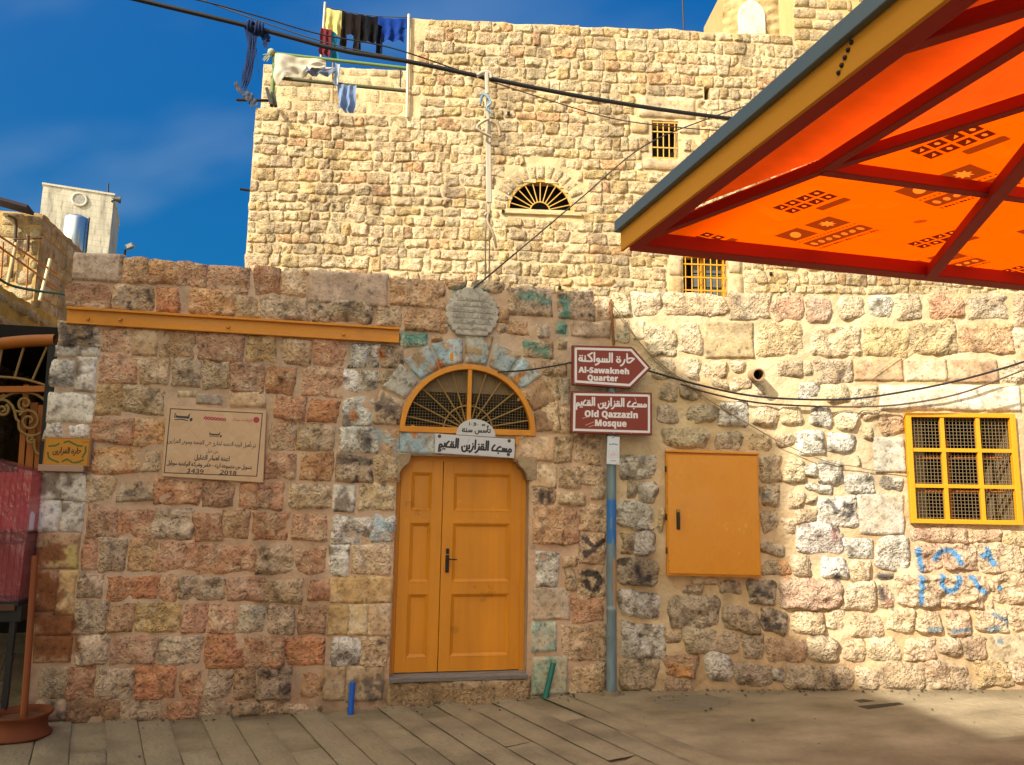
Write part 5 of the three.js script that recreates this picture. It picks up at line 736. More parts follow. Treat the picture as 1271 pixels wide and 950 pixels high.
{ // white board over the door: name on the board, year on the half-round top piece
  const o = thing('mosque_sign', 'white board over the door with black Arabic lettering and a half-round top', 'sign', FL), z = 0.075, white = mat('#c9c9cc', { roughness: 0.45 });
  board(o, FL, '541,539 639,546 638,568.5 540,562', z, 0.02, 900, (c, w, h, P) => { c.fillStyle = '#c6c6c9'; c.fillRect(0, 0, w, h); grime(c, w, h, 40, 41, '#8d8880', 0.14); const [x, y] = P(590, 557.8); c.save(); c.translate(x, y); c.rotate(0.05); arabic(c, 'مسجد القزازين القديم', 0, 0, 78, { weight: 20, width: P(636, 555)[0] - P(545, 555)[0], color: '#1c1c20' }); c.restore(); c.fillStyle = '#3c3c40'; for (const p of [[545.5, 541.8], [632, 547.5], [546, 558.8], [631, 564.5]]) { c.beginPath(); c.arc(...P(...p), 15, 0, 6.3); c.fill(); } }, white, 'sign_board');
  const top = []; const ca = [591, 541], n = 14; for (let i = 0; i <= n; i++) { const a = Math.PI * i / n; top.push((ca[0] - Math.cos(a) * 24).toFixed(1) + ',' + (ca[1] - Math.cos(a) * 1.6 - Math.sin(a) * 20 + (i === 0 || i === n ? 0 : 0)).toFixed(1)); }
  board(o, FL, top.join(' '), z - 0.012, 0.015, 900, (c, w, h, P) => { c.fillStyle = '#c2c1bd'; c.fillRect(0, 0, w, h); grime(c, w, h, 30, 43, '#8d8880', 0.14); arabic(c, 'تأسس سنة', ...P(591, 536.5), 46, { weight: 20, width: P(609, 536)[0] - P(573, 536)[0], color: '#1c1c20' }); arabic(c, 'ه ٠٤٠١', ...P(592, 528.5), 34, { weight: 20, width: P(602, 528)[0] - P(581, 528)[0], color: '#1c1c20' }); }, white, 'top_board');
}
{ // old carved roundel
  const c0 = FL.loc(585.5, 390), r = (FL.loc(617, 390).x - FL.loc(554, 390).x) / 2, n = 22, sh = new THREE.Shape();
  for (let i = 0; i <= 220; i++) { const a = i / 220 * 6.28319, q = r * (0.93 + 0.075 * Math.abs(Math.sin(a * n / 2))), X = q * Math.cos(a), Y = Math.max(-r * 0.84, q * Math.sin(a)); i ? sh.lineTo(X, Y) : sh.moveTo(X, Y); }
  const g = new THREE.ExtrudeGeometry(sh, { depth: 0.05, bevelEnabled: true, bevelSize: 0.012, bevelThickness: 0.014, bevelSegments: 2 });
  const o = thing('carved_roundel', 'round scalloped grey stone roundel carved with old lettering above the arch', 'plaque', FL);
  part('stone_disc', vcol(g.translate(c0.x, c0.y, -0.01), hex('#c2bcae')), M.dressed, o);
  // carved lines of script: small raised strokes in six rows
  const R = rng(15), carve = []; for (let j = 0; j < 6; j++) { const y = c0.y + r * (0.56 - j * 0.225), half = Math.sqrt(Math.max(0, r * r * 0.72 - (y - c0.y) ** 2)) * 0.98; carve.push(bx(half * 2, 0.006, 0.007, c0.x, y - 0.022, 0.056, 0.002)); for (let x = -half + 0.01; x < half - 0.02; x += 0.016 + 0.02 * R()) { const k = R(), p = V3(c0.x + x, y - 0.016 + 0.01 * R(), 0.056), q = p.clone().add(V3(0.012 * (R() - 0.3) + 0.006, 0.012 + 0.02 * k, 0)); carve.push(bar(p, q, 0.007, 0.007)); if (R() > 0.5) carve.push(bar(p, p.clone().add(V3(0.022, 0.004 * (R() - 0.5), 0)), 0.007, 0.007)); } }
  part('carved_script', carve.map((k) => vcol(k, hex('#cbc5b8'))), M.dressed, o).userData.kind = 'stuff';
}
// ---------------------------------------------------------------- the orange metal cabinet
{
  const o = thing('metal_cabinet', 'orange metal wall cabinet with worn paint and a small dark handle', 'cabinet', FR), a = FR.loc(825, 566), b = FR.loc(941, 715), x0 = FR.loc(826, 640).x, x1 = FR.loc(940, 640).x, y1 = FR.loc(882, 563).y, y0 = FR.loc(882, 715).y, m = (x0 + x1) / 2, my = (y0 + y1) / 2, w = x1 - x0, h = y1 - y0;
  part('cabinet_body', bx(w, h, 0.14, m, my, 0.02, 0.006), M.orange, o); part('rain_lip', bar(V3(x0, y1 + 0.012, 0.06), V3(x1 + 0.01, y1 - 0.004, 0.06), 0.02, 0.12, 0.004), M.orange, o);
  const cv = document.createElement('canvas'); cv.width = cv.height = 512; const c = cv.getContext('2d'); c.fillStyle = '#cd860c'; c.fillRect(0, 0, 512, 512); grime(c, 512, 512, 60, 51, '#b06c06', 0.12); grime(c, 512, 512, 40, 52, '#dc9a1c', 0.1); c.strokeStyle = '#dda040'; const R = rng(66); for (let i = 0; i < 46; i++) { const x = 250 + R() * 240, y = 270 + R() * 190 * R(); c.globalAlpha = 0.6 * R(); c.lineWidth = 1 + 5 * R(); c.beginPath(); c.moveTo(x, y); c.lineTo(x + 34 * (R() - 0.3), y + 26 * (R() - 0.5)); c.stroke(); } for (const [x, y] of [[320, 300], [330, 318], [400, 318], [436, 300], [425, 330], [395, 420]]) { c.globalAlpha = 0.55; c.fillStyle = '#e4b462'; c.beginPath(); c.ellipse(x, y, 4 + 10 * R(), 3 + 5 * R(), R() * 3, 0, 6.3); c.fill(); } c.globalAlpha = 0.8; c.fillStyle = '#6a3c0c'; for (let i = 0; i < 14; i++) c.fillRect(R() * 512, R() * 512, 3, 3);
  c.globalAlpha = 1; const t = new THREE.CanvasTexture(cv); t.colorSpace = THREE.SRGBColorSpace; t.magFilter = THREE.LinearFilter;
  const dg = new RoundedBoxGeometry(w - 0.02, h - 0.05, 0.022, 2, 0.005), p = dg.attributes.position, u = dg.attributes.uv; for (let i = 0; i < p.count; i++) u.setXY(i, p.getX(i) / (w - 0.02) + 0.5, p.getY(i) / (h - 0.05) + 0.5); dg.translate(m, my - 0.002, 0.103);
  const door2 = part('cabinet_door', dg, new THREE.MeshStandardMaterial({ map: t, roughness: 0.42, roughnessMap: roughMap }), o);
  const q = FR.loc(842, 645, 0.12); part('handle', [bx(0.034, 0.19, 0.012, q.x, q.y, 0.12, 0.005), bx(0.026, 0.12, 0.022, q.x, q.y - 0.012, 0.132, 0.006)], M.darkSteel, door2); part('handle_cap', bx(0.03, 0.03, 0.016, q.x, q.y + 0.08, 0.13, 0.006), M.bar, door2);
  for (const f of [0.2, 0.47, 0.86]) part('hinge', rod(V3(x0 - 0.006, y0 + h * f - 0.03, 0.1), V3(x0 - 0.006, y0 + h * f + 0.03, 0.1), 0.008), M.darkSteel, o);
}
// short plastic pipes at the foot of the wall
{ const a = FL.loc(435.5, 880, 0.12), b = FL.loc(436, 846, 0.10); lone('blue_pipe', [new THREE.CylinderGeometry(0.026, 0.026, b.y - groundY(-1.4) + 0.04, 14)].map((g) => { g.rotateZ(-0.02); g.translate(a.x, (b.y + groundY(-1.4) - 0.04) / 2, 0.13); return g; })[0], mat('#1b5fc0', { roughness: 0.45 }), 'short upright bright blue plastic pipe at the foot of the wall', 'pipe', null, FL);
  const g0 = FL.loc(678, 862, 0.1), g1 = FL.loc(687, 823, 0.06); lone('green_pipe', rod(g0.clone().add(V3(-0.01, -0.04, 0)), g1, 0.026, 14), mat('#14685c', { roughness: 0.5 }), 'short slanting dark green plastic pipe beside the door step', 'pipe', null, FL);
  const r0 = FL.loc(758, 372, 0.03), r1 = FL.loc(762, 428, 0.04); lone('rusty_rod', rod(r0, r1, 0.014), mat('#7a4a28'), 'rusty reinforcing rod at the joint of the two houses above the arrow sign', 'rod', null, FL); }
// ---------------------------------------------------------------- the orange canopy over the alley
{
  const cz = far(786, 299, 2.95), Y = cz.y, c = thing('orange_canopy', 'translucent orange plastic canopy on a red steel frame reaching in from the right', 'canopy');
  const on = (x, y, dy = 0) => { const p = onLevel(x, y, Y); p.y += dy; return p; };
  const red = mat('#a51e00', { roughness: 0.75, map: scratchMap }), C0 = on(786, 299), ux = on(1271, 350).sub(C0).normalize(), uz = V3(-ux.z, 0, ux.x);   // along the far edge, and back along the near edge
  const along = (a, b, dy = 0) => C0.clone().addScaledVector(ux, a).addScaledVector(uz, b).add(V3(0, dy, 0)), LX = 6.2, LZ = 5.2;
  const uv2 = (p) => { const d = p.clone().sub(C0); return [d.dot(ux), d.dot(uz)]; };
  part('far_beam', bar(along(0, 0), along(LX, 0), 0.06, 0.085, 0.006), red, c, 'red beam along the far edge');
  part('side_beam', bar(along(0, 0), along(0, LZ), 0.07, 0.06, 0.006), red, c);
  const gold = mat('#d89204', { roughness: 0.75, map: scratchMap }), grey = mat('#5d6d74', { roughness: 0.4, metalness: 0.2 });
  part('side_fascia', bar(along(-0.04, -0.02, 0.0), along(-0.04, LZ, 0.0), 0.012, 0.085, 0.003), gold, c, 'golden band below the grey edge strip'); part('edge_strip', bar(along(-0.052, -0.035, 0.062), along(-0.052, LZ, 0.062), 0.03, 0.048, 0.004), grey, c, 'grey metal edge strip');
  part('edge_strip', bar(along(-0.05, -0.045, 0.062), along(LX, -0.045, 0.062), 0.012, 0.03, 0.003), grey, c);
  { const p = on(1045, 73); const q = uv2(p); for (let i = 0; i < 5; i++) part('screw', new THREE.SphereGeometry(0.006, 6, 4).translate(...along(-0.048, q[1] + (i - 2) * 0.012, -0.02 + 0.012 * i).toArray()), M.darkSteel, c); }
  const N = on(1020, 210), [na, nb] = uv2(N), k = (p, q, w = 0.036, name = 'cross_bar') => part(name, bar(p.clone().add(V3(0, 0.006, 0)), q.clone().add(V3(0, 0.006, 0)), w, w, 0.004), red, c);
  k(along(0.02, 0.02), N, 0.036, 'corner_brace'); { const p = on(1271, 130), d = p.clone().sub(N); k(N, N.clone().addScaledVector(d, 3.4), 0.036, 'corner_brace'); }
  k(along(na, nb), along(LX, nb), 0.04, 'purlin'); k(along(na, nb), along(na, LZ), 0.036, 'purlin'); { const p = on(1090, 66), q = on(1271, 9), d = q.clone().sub(p); k(p, p.clone().addScaledVector(d, 2.2), 0.04); }
  { const a = on(1155, 336), b = on(1235, 238), d = b.clone().sub(a); const m = part('cross_bar', bar(a.clone().add(V3(0, -0.012, 0)), a.clone().addScaledVector(d, 4).add(V3(0, -0.012, 0)), 0.05, 0.042, 0.004), red, c); }
  // sheets lying on the frame; the one over the far side still carries its printed film
  const cv = document.createElement('canvas'); cv.width = cv.height = 1024; const x = cv.getContext('2d'); x.fillStyle = '#ee5000'; x.fillRect(0, 0, 1024, 1024); grime(x, 1024, 1024, 60, 61, '#d84000', 0.12); grime(x, 1024, 1024, 40, 62, '#f66a08', 0.14);
  const dark = '#561402', mid = '#7c2a06';
  const cluster = (cx, cy, s) => { x.save(); x.translate(cx, cy); x.scale(s, s); x.fillStyle = mid; for (const [a, b] of [[-84, -64], [14, -64]]) x.fillRect(a, b, 76, 60); x.fillStyle = '#f4701c'; x.beginPath(); x.ellipse(-48, -34, 12, 20, 0.8, 0, 6.3); x.fill(); x.beginPath(); for (let i = 0; i < 16; i++) { const r = i & 1 ? 11 : 19, a = i / 16 * 6.283; x.lineTo(52 + Math.cos(a) * r, -34 + Math.sin(a) * r); } x.fill(); x.fillStyle = dark; for (let i = 0; i < 16; i++) x.fillRect(-86 + i * 11.4, 6, 6, 4); x.fillStyle = mid; x.beginPath(); x.roundRect(-88, 18, 182, 42, 8); x.fill(); x.fillStyle = '#e66418'; for (let i = 0; i < 7; i++) { x.beginPath(); x.ellipse(-70 + i * 24, 39, 7, 10, 0.4 * (i % 3), 0, 6.3); x.fill(); } x.fillStyle = dark; for (let i = 0; i < 20; i++) x.fillRect(-88 + i * 9.2, 68, 4 + (i * 7 % 4), 8); x.restore(); };
  const icons = (cx, cy, s) => { x.save(); x.translate(cx, cy); x.scale(s, s); for (let r = 0; r < 2; r++) for (let i = 0; i < 4; i++) { x.fillStyle = dark; x.fillRect(i * 40 - 80, r * 34 - 34, 32, 26); x.fillStyle = '#e66418'; x.beginPath(); if (i & 1) x.arc(i * 40 - 64, r * 34 - 21, 6, 0, 6.3); else { x.moveTo(i * 40 - 72, r * 34 - 14); x.lineTo(i * 40 - 58, r * 34 - 28); x.lineTo(i * 40 - 58, r * 34 - 16); } x.fill(); } x.fillStyle = mid; x.beginPath(); x.roundRect(-20, 40, 96, 24, 6); x.fill(); x.restore(); };
  cluster(180, 330, 1.45); icons(370, 620, 1.25); cluster(690, 340, 1.45); icons(880, 660, 1.25); cluster(180, 860, 1.45); cluster(690, 880, 1.45); icons(370, 110, 1.25); icons(870, 120, 1.25); x.fillStyle = mid; x.globalAlpha = 0.7; for (const [a, b] of [[430, 430], [560, 700], [80, 560], [960, 480], [470, 970]]) { x.beginPath(); x.ellipse(a, b, 22, 14, 0.3, 0, 6.3); x.fill(); } x.globalAlpha = 1;
  const t = new THREE.CanvasTexture(cv); t.colorSpace = THREE.SRGBColorSpace; t.wrapS = t.wrapT = THREE.RepeatWrapping; t.magFilter = THREE.LinearFilter;
  const film = new THREE.MeshPhysicalMaterial({ map: t, roughness: 1, transmission: 0.92, thickness: 0, side: THREE.DoubleSide, specularIntensity: 0 }), plain = new THREE.MeshPhysicalMaterial({ color: new THREE.Color(0.92, 0.075, 0.004), roughness: 1, transmission: 0.92, thickness: 0, side: THREE.DoubleSide, map: softMap, specularIntensity: 0 });
  const pd = on(1060, 248).sub(on(1000, 270)), pr = Math.atan2(pd.dot(uz), pd.dot(ux)), sheet = (name, pts, m, dy, label) => { const P = [], U = [], I = []; pts.forEach(([a, b]) => { P.push(...along(a, b, dy).toArray()); const r = pr, q = a * Math.cos(r) + b * Math.sin(r), w = -a * Math.sin(r) + b * Math.cos(r); U.push(q / 1.05 + 0.3, w / 1.45 + 0.1); }); for (const f of THREE.ShapeUtils.triangulateShape(pts.map((p) => new THREE.Vector2(...p)), [])) I.push(...f); const g = new THREE.BufferGeometry(); g.setAttribute('position', new THREE.Float32BufferAttribute(P, 3)); g.setAttribute('uv', new THREE.Float32BufferAttribute(U, 2)); g.setIndex(I); g.computeVertexNormals(); return part(name, g, m, c, label); };
  const sl = nb / na, bx2 = 6.1;
  const pA = uv2(on(1271, 130)), s2 = (pA[1] - nb) / (pA[0] - na), farA = [na + 1.9, nb + 1.9 * s2];
  sheet('printed_sheet', [[0, -0.02], [bx2, -0.02], [bx2, farA[1]], farA, [na, nb]], film, 0.034, 'bright orange sheet with printed film');
  sheet('plain_sheet', [[-0.03, 0], [na, nb], farA, [bx2, farA[1]], [bx2, LZ], [-0.03, LZ]], plain, 0.034, 'red-orange sheet without print');
  // the posts that carry it stand out of view on the right
  for (const [a, b] of [[LX - 0.1, 0], [LX - 0.1, LZ]]) { const p = along(a, b); part('post', rod(V3(p.x, groundY(p.x), p.z), p, 0.04), red, c); }
}
// ---------------------------------------------------------------- cables and what hangs on them
{
  const cab = (name, pts, r, label, m = M.rubber, seg = 80) => lone(name, tube(pts, r, seg, 6), m, label, 'cable');
  const Z = (x, y) => far(x, y, lerp(7.6, 9.6, (x - 160) / 780));
  const big = [[-900, -330], [-400, -172], [40, -34], [165, -2], [290, 28], [345, 42], [420, 62], [510, 77], [605, 97], [700, 116], [800, 133], [880, 144], [945, 152], [1100, 168], [1400, 176], [1800, 140]].map(([x, y]) => Z(x, y));
  cab('power_cable', big, 0.029, 'thick black power cable sagging across the sky and the tall house');
  cab('thin_cable', [[-900, -350], [-400, -190], [60, -40], [250, 1], [320, 20], [395, 42], [480, 58], [560, 84], [604, 100]].map(([x, y]) => Z(x, y)), 0.009, 'thin black wire running just above the thick cable on the left');
  cab('thin_cable', [[-900, -420], [-400, -240], [100, -60], [240, -4], [340, 32], [420, 57], [505, 74]].map(([x, y]) => far(x, y, 9)), 0.008, 'second thin wire close under the upper one at the top left');
  cab('thin_cable', [[606, 100], [680, 124], [760, 147], [840, 158], [930, 164], [1050, 170], [1400, 175], [1800, 150]].map(([x, y]) => Z(x, y)), 0.008, 'thin brown wire slanting below the thick cable towards the canopy', mat('#4a3a2c'));
  cab('guy_wire', [[588, 358], [650, 306], [720, 247], [800, 181], [880, 147], [955, 122], [1050, 90], [1200, 20]].map(([x, y], i) => far(x, y, lerp(7.2, 12, i / 7))), 0.0085, 'thin dark wire rising from the low roof across the barred window', mat('#3a342c'));
  const W = (x, y, z) => FR.at(x, y, z);
  cab('wall_cable', [FL.at(618, 462, 0.06), FL.at(650, 460, 0.08), FL.at(690, 454, 0.12), FL.at(715, 449, 0.16)], 0.008, 'black cable end running from the arch to behind the arrow sign');
  cab('wall_cable', [[800, 459, 0.16], [860, 476, 0.14], [930, 491, 0.12], [1000, 496, 0.14], [1060, 495, 0.18], [1130, 485, 0.28], [1200, 470, 0.34], [1275, 448, 0.36], [1340, 425, 0.36]].map((p) => W(...p)), 0.0105, 'black cable looping along the wall from the arrow sign over the lintel');
  cab('wall_cable', [[845, 477, 0.07], [880, 488, 0.06], [940, 500, 0.05], [1000, 504, 0.06], [1070, 505, 0.06], [1120, 502, 0.07], [1190, 489, 0.09], [1275, 458, 0.1], [1340, 435, 0.12]].map((p) => W(...p)), 0.0095, 'brown cable lying close to the wall just below the black one', mat('#5a4636'));
  cab('thin_wall_wire', [[757, 372, 0.05], [775, 398, 0.05], [800, 432, 0.06], [838, 466, 0.06], [870, 490, 0.06], [935, 530, 0.08], [975, 552, 0.09], [1030, 574, 0.07], [1060, 579, 0.05], [1085, 584, 0.04], [1127, 585, 0.06]].map((p) => W(...p)), 0.005, 'thin wire slanting down the wall from the house corner to the yellow window', mat('#8a7654'), 120);
  cab('thin_wall_wire', [[760, 382, 0.07], [790, 420, 0.07], [820, 455, 0.07], [842, 468, 0.06], [862, 478, 0.06]].map((p) => W(...p)), 0.0045, 'short thin wire beside the slanting one above the arrow tip', mat('#8a7654'));
  cab('thin_wall_wire', [[1202, 365, 0.05], [1170, 400, 0.05], [1130, 432, 0.05], [1080, 468, 0.05]].map((p) => W(...p)), 0.004, 'fine pale wire crossing the stones above the lintel', mat('#bba47c'));
  // blue rags on the thick cable
  const rag = thing('blue_rags', 'torn blue rag streamers caught on the thick cable against the sky', 'rags'), blue = new THREE.MeshStandardMaterial({ color: hex('#0c2650'), roughness: 1, side: THREE.DoubleSide }), R = rng(19);
  const strip = (pts, w, m, name = 'streamer') => { const P = [], I = []; const cu = new THREE.CatmullRomCurve3(pts), n = 18; for (let i = 0; i <= n; i++) { const p = cu.getPoint(i / n), k = w * (0.7 + 0.5 * noise(i * 0.5, w * 90)) * (1 - 0.4 * i / n); P.push(p.x - k, p.y, p.z + 0.3 * k * Math.sin(i), p.x + k, p.y + 0.01 * noise(i, 3), p.z - 0.3 * k * Math.sin(i)); } for (let i = 0; i < n; i++) { const a = i * 2; I.push(a, a + 2, a + 1, a + 1, a + 2, a + 3); } const g = new THREE.BufferGeometry(); g.setAttribute('position', new THREE.Float32BufferAttribute(P, 3)); g.setIndex(I); g.computeVertexNormals(); return part(name, g, m, rag); };
  const Q = (x, y) => Z(x, y);
  for (let i = 0; i < 7; i++) strip([Q(306 + i * 2.2, 33), Q(306 + i * 1.6 + 2 * R(), 60), Q(303 + i * 1.4 + 2 * R(), 84 + 6 * R()), Q(299 + i * 0.9, 104 + 10 * R())], 0.022 + 0.012 * R(), blue);
  strip([Q(322, 36), Q(327, 46), Q(330, 60)], 0.05, blue); strip([Q(326, 38), Q(333, 46), Q(331, 54)], 0.045, blue); strip([Q(318, 60), Q(319, 78), Q(322, 98)], 0.006, blue);
  for (let i = 0; i < 5; i++) part('knot', new THREE.TorusGeometry(0.05 + 0.015 * R(), 0.018, 6, 12).rotateY(Math.PI / 2 + 0.5 * R()).translate(...Q(309 + i * 4, 32 + i * 1.3).toArray()), blue, rag);
  const stick = thing('driftwood_rag', 'dark twisted rag and stick at the end of the bracket bar by the roof corner', 'rag', FU), ds = (x, y, z = 0.04) => FU.loc(x, y, z);
  const ragG = (pts, w, seed) => { const cu = new THREE.CatmullRomCurve3(pts), n = 14, m = 5, P = [], I = []; for (let i = 0; i <= n; i++) for (let j = 0; j <= m; j++) { const p = cu.getPoint(i / n), u = j / m * 2 - 1, k = w * (0.6 + 0.8 * Math.abs(noise(i * 0.35, seed))); P.push(p.x + u * k * 0.8, p.y + u * k * 0.5, p.z + 0.6 * k * noise(u * 2, i * 0.4, seed)); } for (let i = 0; i < n; i++) for (let j = 0; j < m; j++) { const a = i * (m + 1) + j; I.push(a, a + m + 1, a + 1, a + 1, a + m + 1, a + m + 2); } const g = new THREE.BufferGeometry(); g.setAttribute('position', new THREE.Float32BufferAttribute(P, 3)); g.setIndex(I); g.computeVertexNormals(); return g; };
  part('twist', ragG([ds(292, 102), ds(297, 112), ds(305, 119), ds(313, 128)], 0.05, 3), mat('#2c2c34', { side: THREE.DoubleSide }), stick); part('rag_end', ragG([ds(302, 114), ds(309, 119), ds(313, 125), ds(316, 132)], 0.09, 8), mat('#22344e', { side: THREE.DoubleSide }), stick);
  // bound white strip on rods above the low roof
  const FP = new Frame(FL.at(608, 360, -0.5), 6), pl = thing('wrapped_rod', 'white cloth-wrapped rod with tied rags standing on the low roof', 'rod', FP), S = (x, y, z = 0) => FP.loc(x, y, z), pale = new THREE.MeshStandardMaterial({ color: hex('#bfb5a0'), roughness: 0.9, map: softMap }), wireM = mat('#8d816c');
  part('wrapped_strip', bar(S(607, 252), S(606, 150), 0.06, 0.022, 0.01), pale, pl); part('top_wrap', [bar(S(604, 90), S(605, 118), 0.045, 0.045, 0.015), bar(S(605, 116), S(606, 154), 0.036, 0.03, 0.01)], pale, pl); part('hook', tube([S(592, 94), S(600, 90), S(608, 91), S(610, 97)], 0.022, 20), pale, pl);
  for (const [a, b] of [[[603, 255], [602, 376]], [[608, 250], [607, 372]]]) part('thin_rod', rod(S(...a), S(...b), 0.008), wireM, pl);
  part('rag_loop', tube([S(606, 148, 0.03), S(598, 152, 0.08), S(592, 158, 0.1), S(598, 164, 0.09), S(610, 170, 0.06)], 0.014, 24), mat('#b7a98e'), pl); part('rag_loop', tube([S(610, 150, 0.02), S(618, 156, 0.02), S(621, 169, 0.02)], 0.018, 14), mat('#a08868'), pl);
  part('blue_tie', tube([S(598, 116, 0.04), S(605, 120, 0.05), S(609, 128, 0.05), S(604, 134, 0.05), S(611, 141, 0.04)], 0.013, 24), mat('#7d9db4'), pl); part('blue_tie', tube([S(600, 117, 0.04), S(597, 124, 0.05), S(596, 131, 0.05)], 0.014, 12), mat('#56768c'), pl);
  part('lower_knot', tube([S(601, 268, 0.02), S(606, 264, 0.02), S(605, 274, 0.02), S(612, 290, 0.03), S(616, 308, 0.02)], 0.014, 24), mat('#a8987a'), pl);
}
// ---------------------------------------------------------------- left edge: gate, cage, what lies behind
{
  const FG = new Frame(FL.at(62, 600, -0.30), 12), G = (x, y, z = 0) => FG.loc(x, y, z);
  const sA = FL.loc(59, 560).x, xr = G(66, 500).x;
  // dark covered passage behind the gate
  const pas = thing('passage', 'dark covered passage behind the iron gate at the left edge', 'passage', FG), pw = 3.2, ph = G(30, 424).y + 0.05;
  part('passage_wall', [bx(pw, 0.12, 4, xr - pw / 2 + 0.3, ph + 0.09, -2.3), bx(0.12, ph, 4, xr - pw, ph / 2, -2.3), bx(pw, ph, 0.12, xr - pw / 2, ph / 2, -4.2)], M.interior, pas);
  const gate = thing('iron_gate', 'orange iron gate with scrollwork under an arched top bar', 'gate', FG);
  const hx = (x, y, z = 0.02) => G(x, y, z);
  part('arch_bar', new THREE.TubeGeometry(new THREE.CatmullRomCurve3([hx(-190, 490), hx(-120, 460), hx(-60, 440), hx(-30, 432), hx(0, 427), hx(35, 423.5), hx(68, 422.5)]), 40, 0.055, 8, false), M.gateOrange, gate);
  part('cross_rail', bar(hx(-190, 486), hx(64, 483), 0.055, 0.04, 0.005), M.gateOrange, gate); part('stile', bar(hx(66, 424), hx(37, 800), 0.07, 0.05, 0.005), M.black, gate); part('stile', bar(hx(63.5, 425), hx(61.5, 486), 0.03, 0.04), M.gateOrange, gate);
  part('thin_arc', tube([hx(-190, 486), hx(-110, 472), hx(-40, 466), hx(0, 468), hx(30, 471), hx(60, 479.5)], 0.012, 24), M.bar, gate);
  for (const [a, b] of [[[29, 432], [18, 469]], [[58, 431], [40, 472]], [[2, 434], [-4, 467]]]) part('fan_bar', rod(hx(...a), hx(...b), 0.011), M.bar, gate);
  const scroll = (pts) => part('scroll', tube(pts.map(([x, y]) => hx(x, y, 0.0)), 0.013, 60), M.bar, gate);
  const spiral = (cx, cy, r, turns, a0, dir = 1) => { const o = []; for (let i = 0; i <= 20; i++) { const t = i / 20, a = a0 + dir * turns * 6.283 * t, q = r * (1 - 0.82 * t); o.push([cx + Math.cos(a) * q, cy + Math.sin(a) * q]); } return o; };
  scroll([[-10, 505], [0, 497], [14, 489], [30, 487.5], [45, 490], [55, 497], [60, 504]]); scroll(spiral(31, 501, 9, 1.3, 1.8)); scroll([[18, 510], [27, 511.5], [36, 509]]); scroll([[-8, 498], [6, 497], [14, 503], [18, 511], [20, 520], [24, 524]]); scroll(spiral(36, 523, 14, 1.6, -2.6)); scroll(spiral(3, 509, 8, 1.5, -1)); scroll([[23, 524], [24, 533], [31, 539], [42, 541], [53, 536], [60, 528]]); scroll(spiral(38, 545, 6, 1.4, 0)); scroll([[43, 545], [43, 556], [46, 563], [56, 566]]); scroll([[54, 494], [60, 492], [61, 500]]); scroll([[-8, 500], [0, 493], [5, 490], [4, 497]]);
  for (const [a, b, w] of [[[43, 500], [31, 640], 0.06], [[52, 503], [42, 640], 0.05], [[33, 478], [22, 640], 0.045]]) part('slat', bar(G(a[0], a[1], -0.12), G(b[0], b[1], -0.12), w, 0.03), M.gateOrange, gate);
  // cage wrapped in red plastic on a dark stand
  const FC = new Frame(FL.at(30, 700, 0.25), 12), K = (x, y, z = 0) => FC.loc(x, y, z), cage = thing('wrapped_cage', 'wire cage wrapped in translucent red plastic on a dark stand', 'cage', FC);
  const e = K(34, 640).x, l = e - 0.9, y0 = K(20, 750).y, y1 = K(40, 586).y, y2 = K(0, 562).y + 0.1, filmR = new THREE.MeshPhysicalMaterial({ color: new THREE.Color(0.96, 0.34, 0.37), roughness: 0.14, transmission: 0.8, thickness: 0, side: THREE.DoubleSide, map: softMap, bumpMap: fineBump, bumpScale: 0.006 });
  { const n = 12, P = [], U = [], I = []; const ym = K(38, 662).y; for (let j = 0; j <= n; j++) for (let i = 0; i <= n; i++) { const u = i / n, v = j / n, x = lerp(l, e, u), t = lerp(y2, y1, u); P.push(x + 0.008 * noise(v * 6, u * 3), lerp(y0, t, v), 0.012 * noise(u * 7, v * 6)); U.push(u, v); } for (let j = 0; j < n; j++) for (let i = 0; i < n; i++) { const k = j * (n + 1) + i; I.push(k, k + 1, k + n + 1, k + 1, k + n + 2, k + n + 1); } const g = new THREE.BufferGeometry(); g.setAttribute('position', new THREE.Float32BufferAttribute(P, 3)); g.setAttribute('uv', new THREE.Float32BufferAttribute(U, 2)); g.setIndex(I); g.computeVertexNormals(); part('plastic_front', g, filmR, cage);
    const s = new THREE.BufferGeometry(); s.setAttribute('position', new THREE.Float32BufferAttribute([e, y0, 0, e, y0, -0.5, e, y1, 0, e, y1, -0.5, l, y2, 0, l, y2, -0.5], 3)); s.setAttribute('uv', new THREE.Float32BufferAttribute([0, 0, 1, 0, 0, 1, 1, 1, 0, 0, 1, 0], 2)); s.setIndex([0, 1, 2, 1, 3, 2, 2, 3, 4, 3, 5, 4]); s.computeVertexNormals(); part('plastic_cover', s, filmR, cage); }
  const wr = []; for (let x = l; x < e; x += 0.042) wr.push(bx(0.002, lerp(y2, y1, (x - l) / (e - l)) - y0, 0.004, x, (y0 + lerp(y2, y1, (x - l) / (e - l))) / 2, 0.016)); for (let y = y0; y < y1; y += 0.12) wr.push(bx(e - l, 0.002, 0.004, (l + e) / 2, y, 0.02)); part('cage_wire', wr, mat('#9c4048'), cage).userData.kind = 'stuff';
  part('cage_floor', bx(e - l, 0.02, 0.45, (l + e) / 2, K(20, 662).y, -0.26), mat('#7a2420'), cage); part('cage_back', bx(e - l, y1 - y0, 0.02, (l + e) / 2, (y0 + y1) / 2, -0.5), mat('#e0a89c'), cage); part('stock_box', bx(e - l - 0.1, 0.42, 0.3, (l + e) / 2, y0 + 0.25, -0.3, 0.02), mat('#a87058', { map: softMap }), cage, 'brown carton in the lower half');
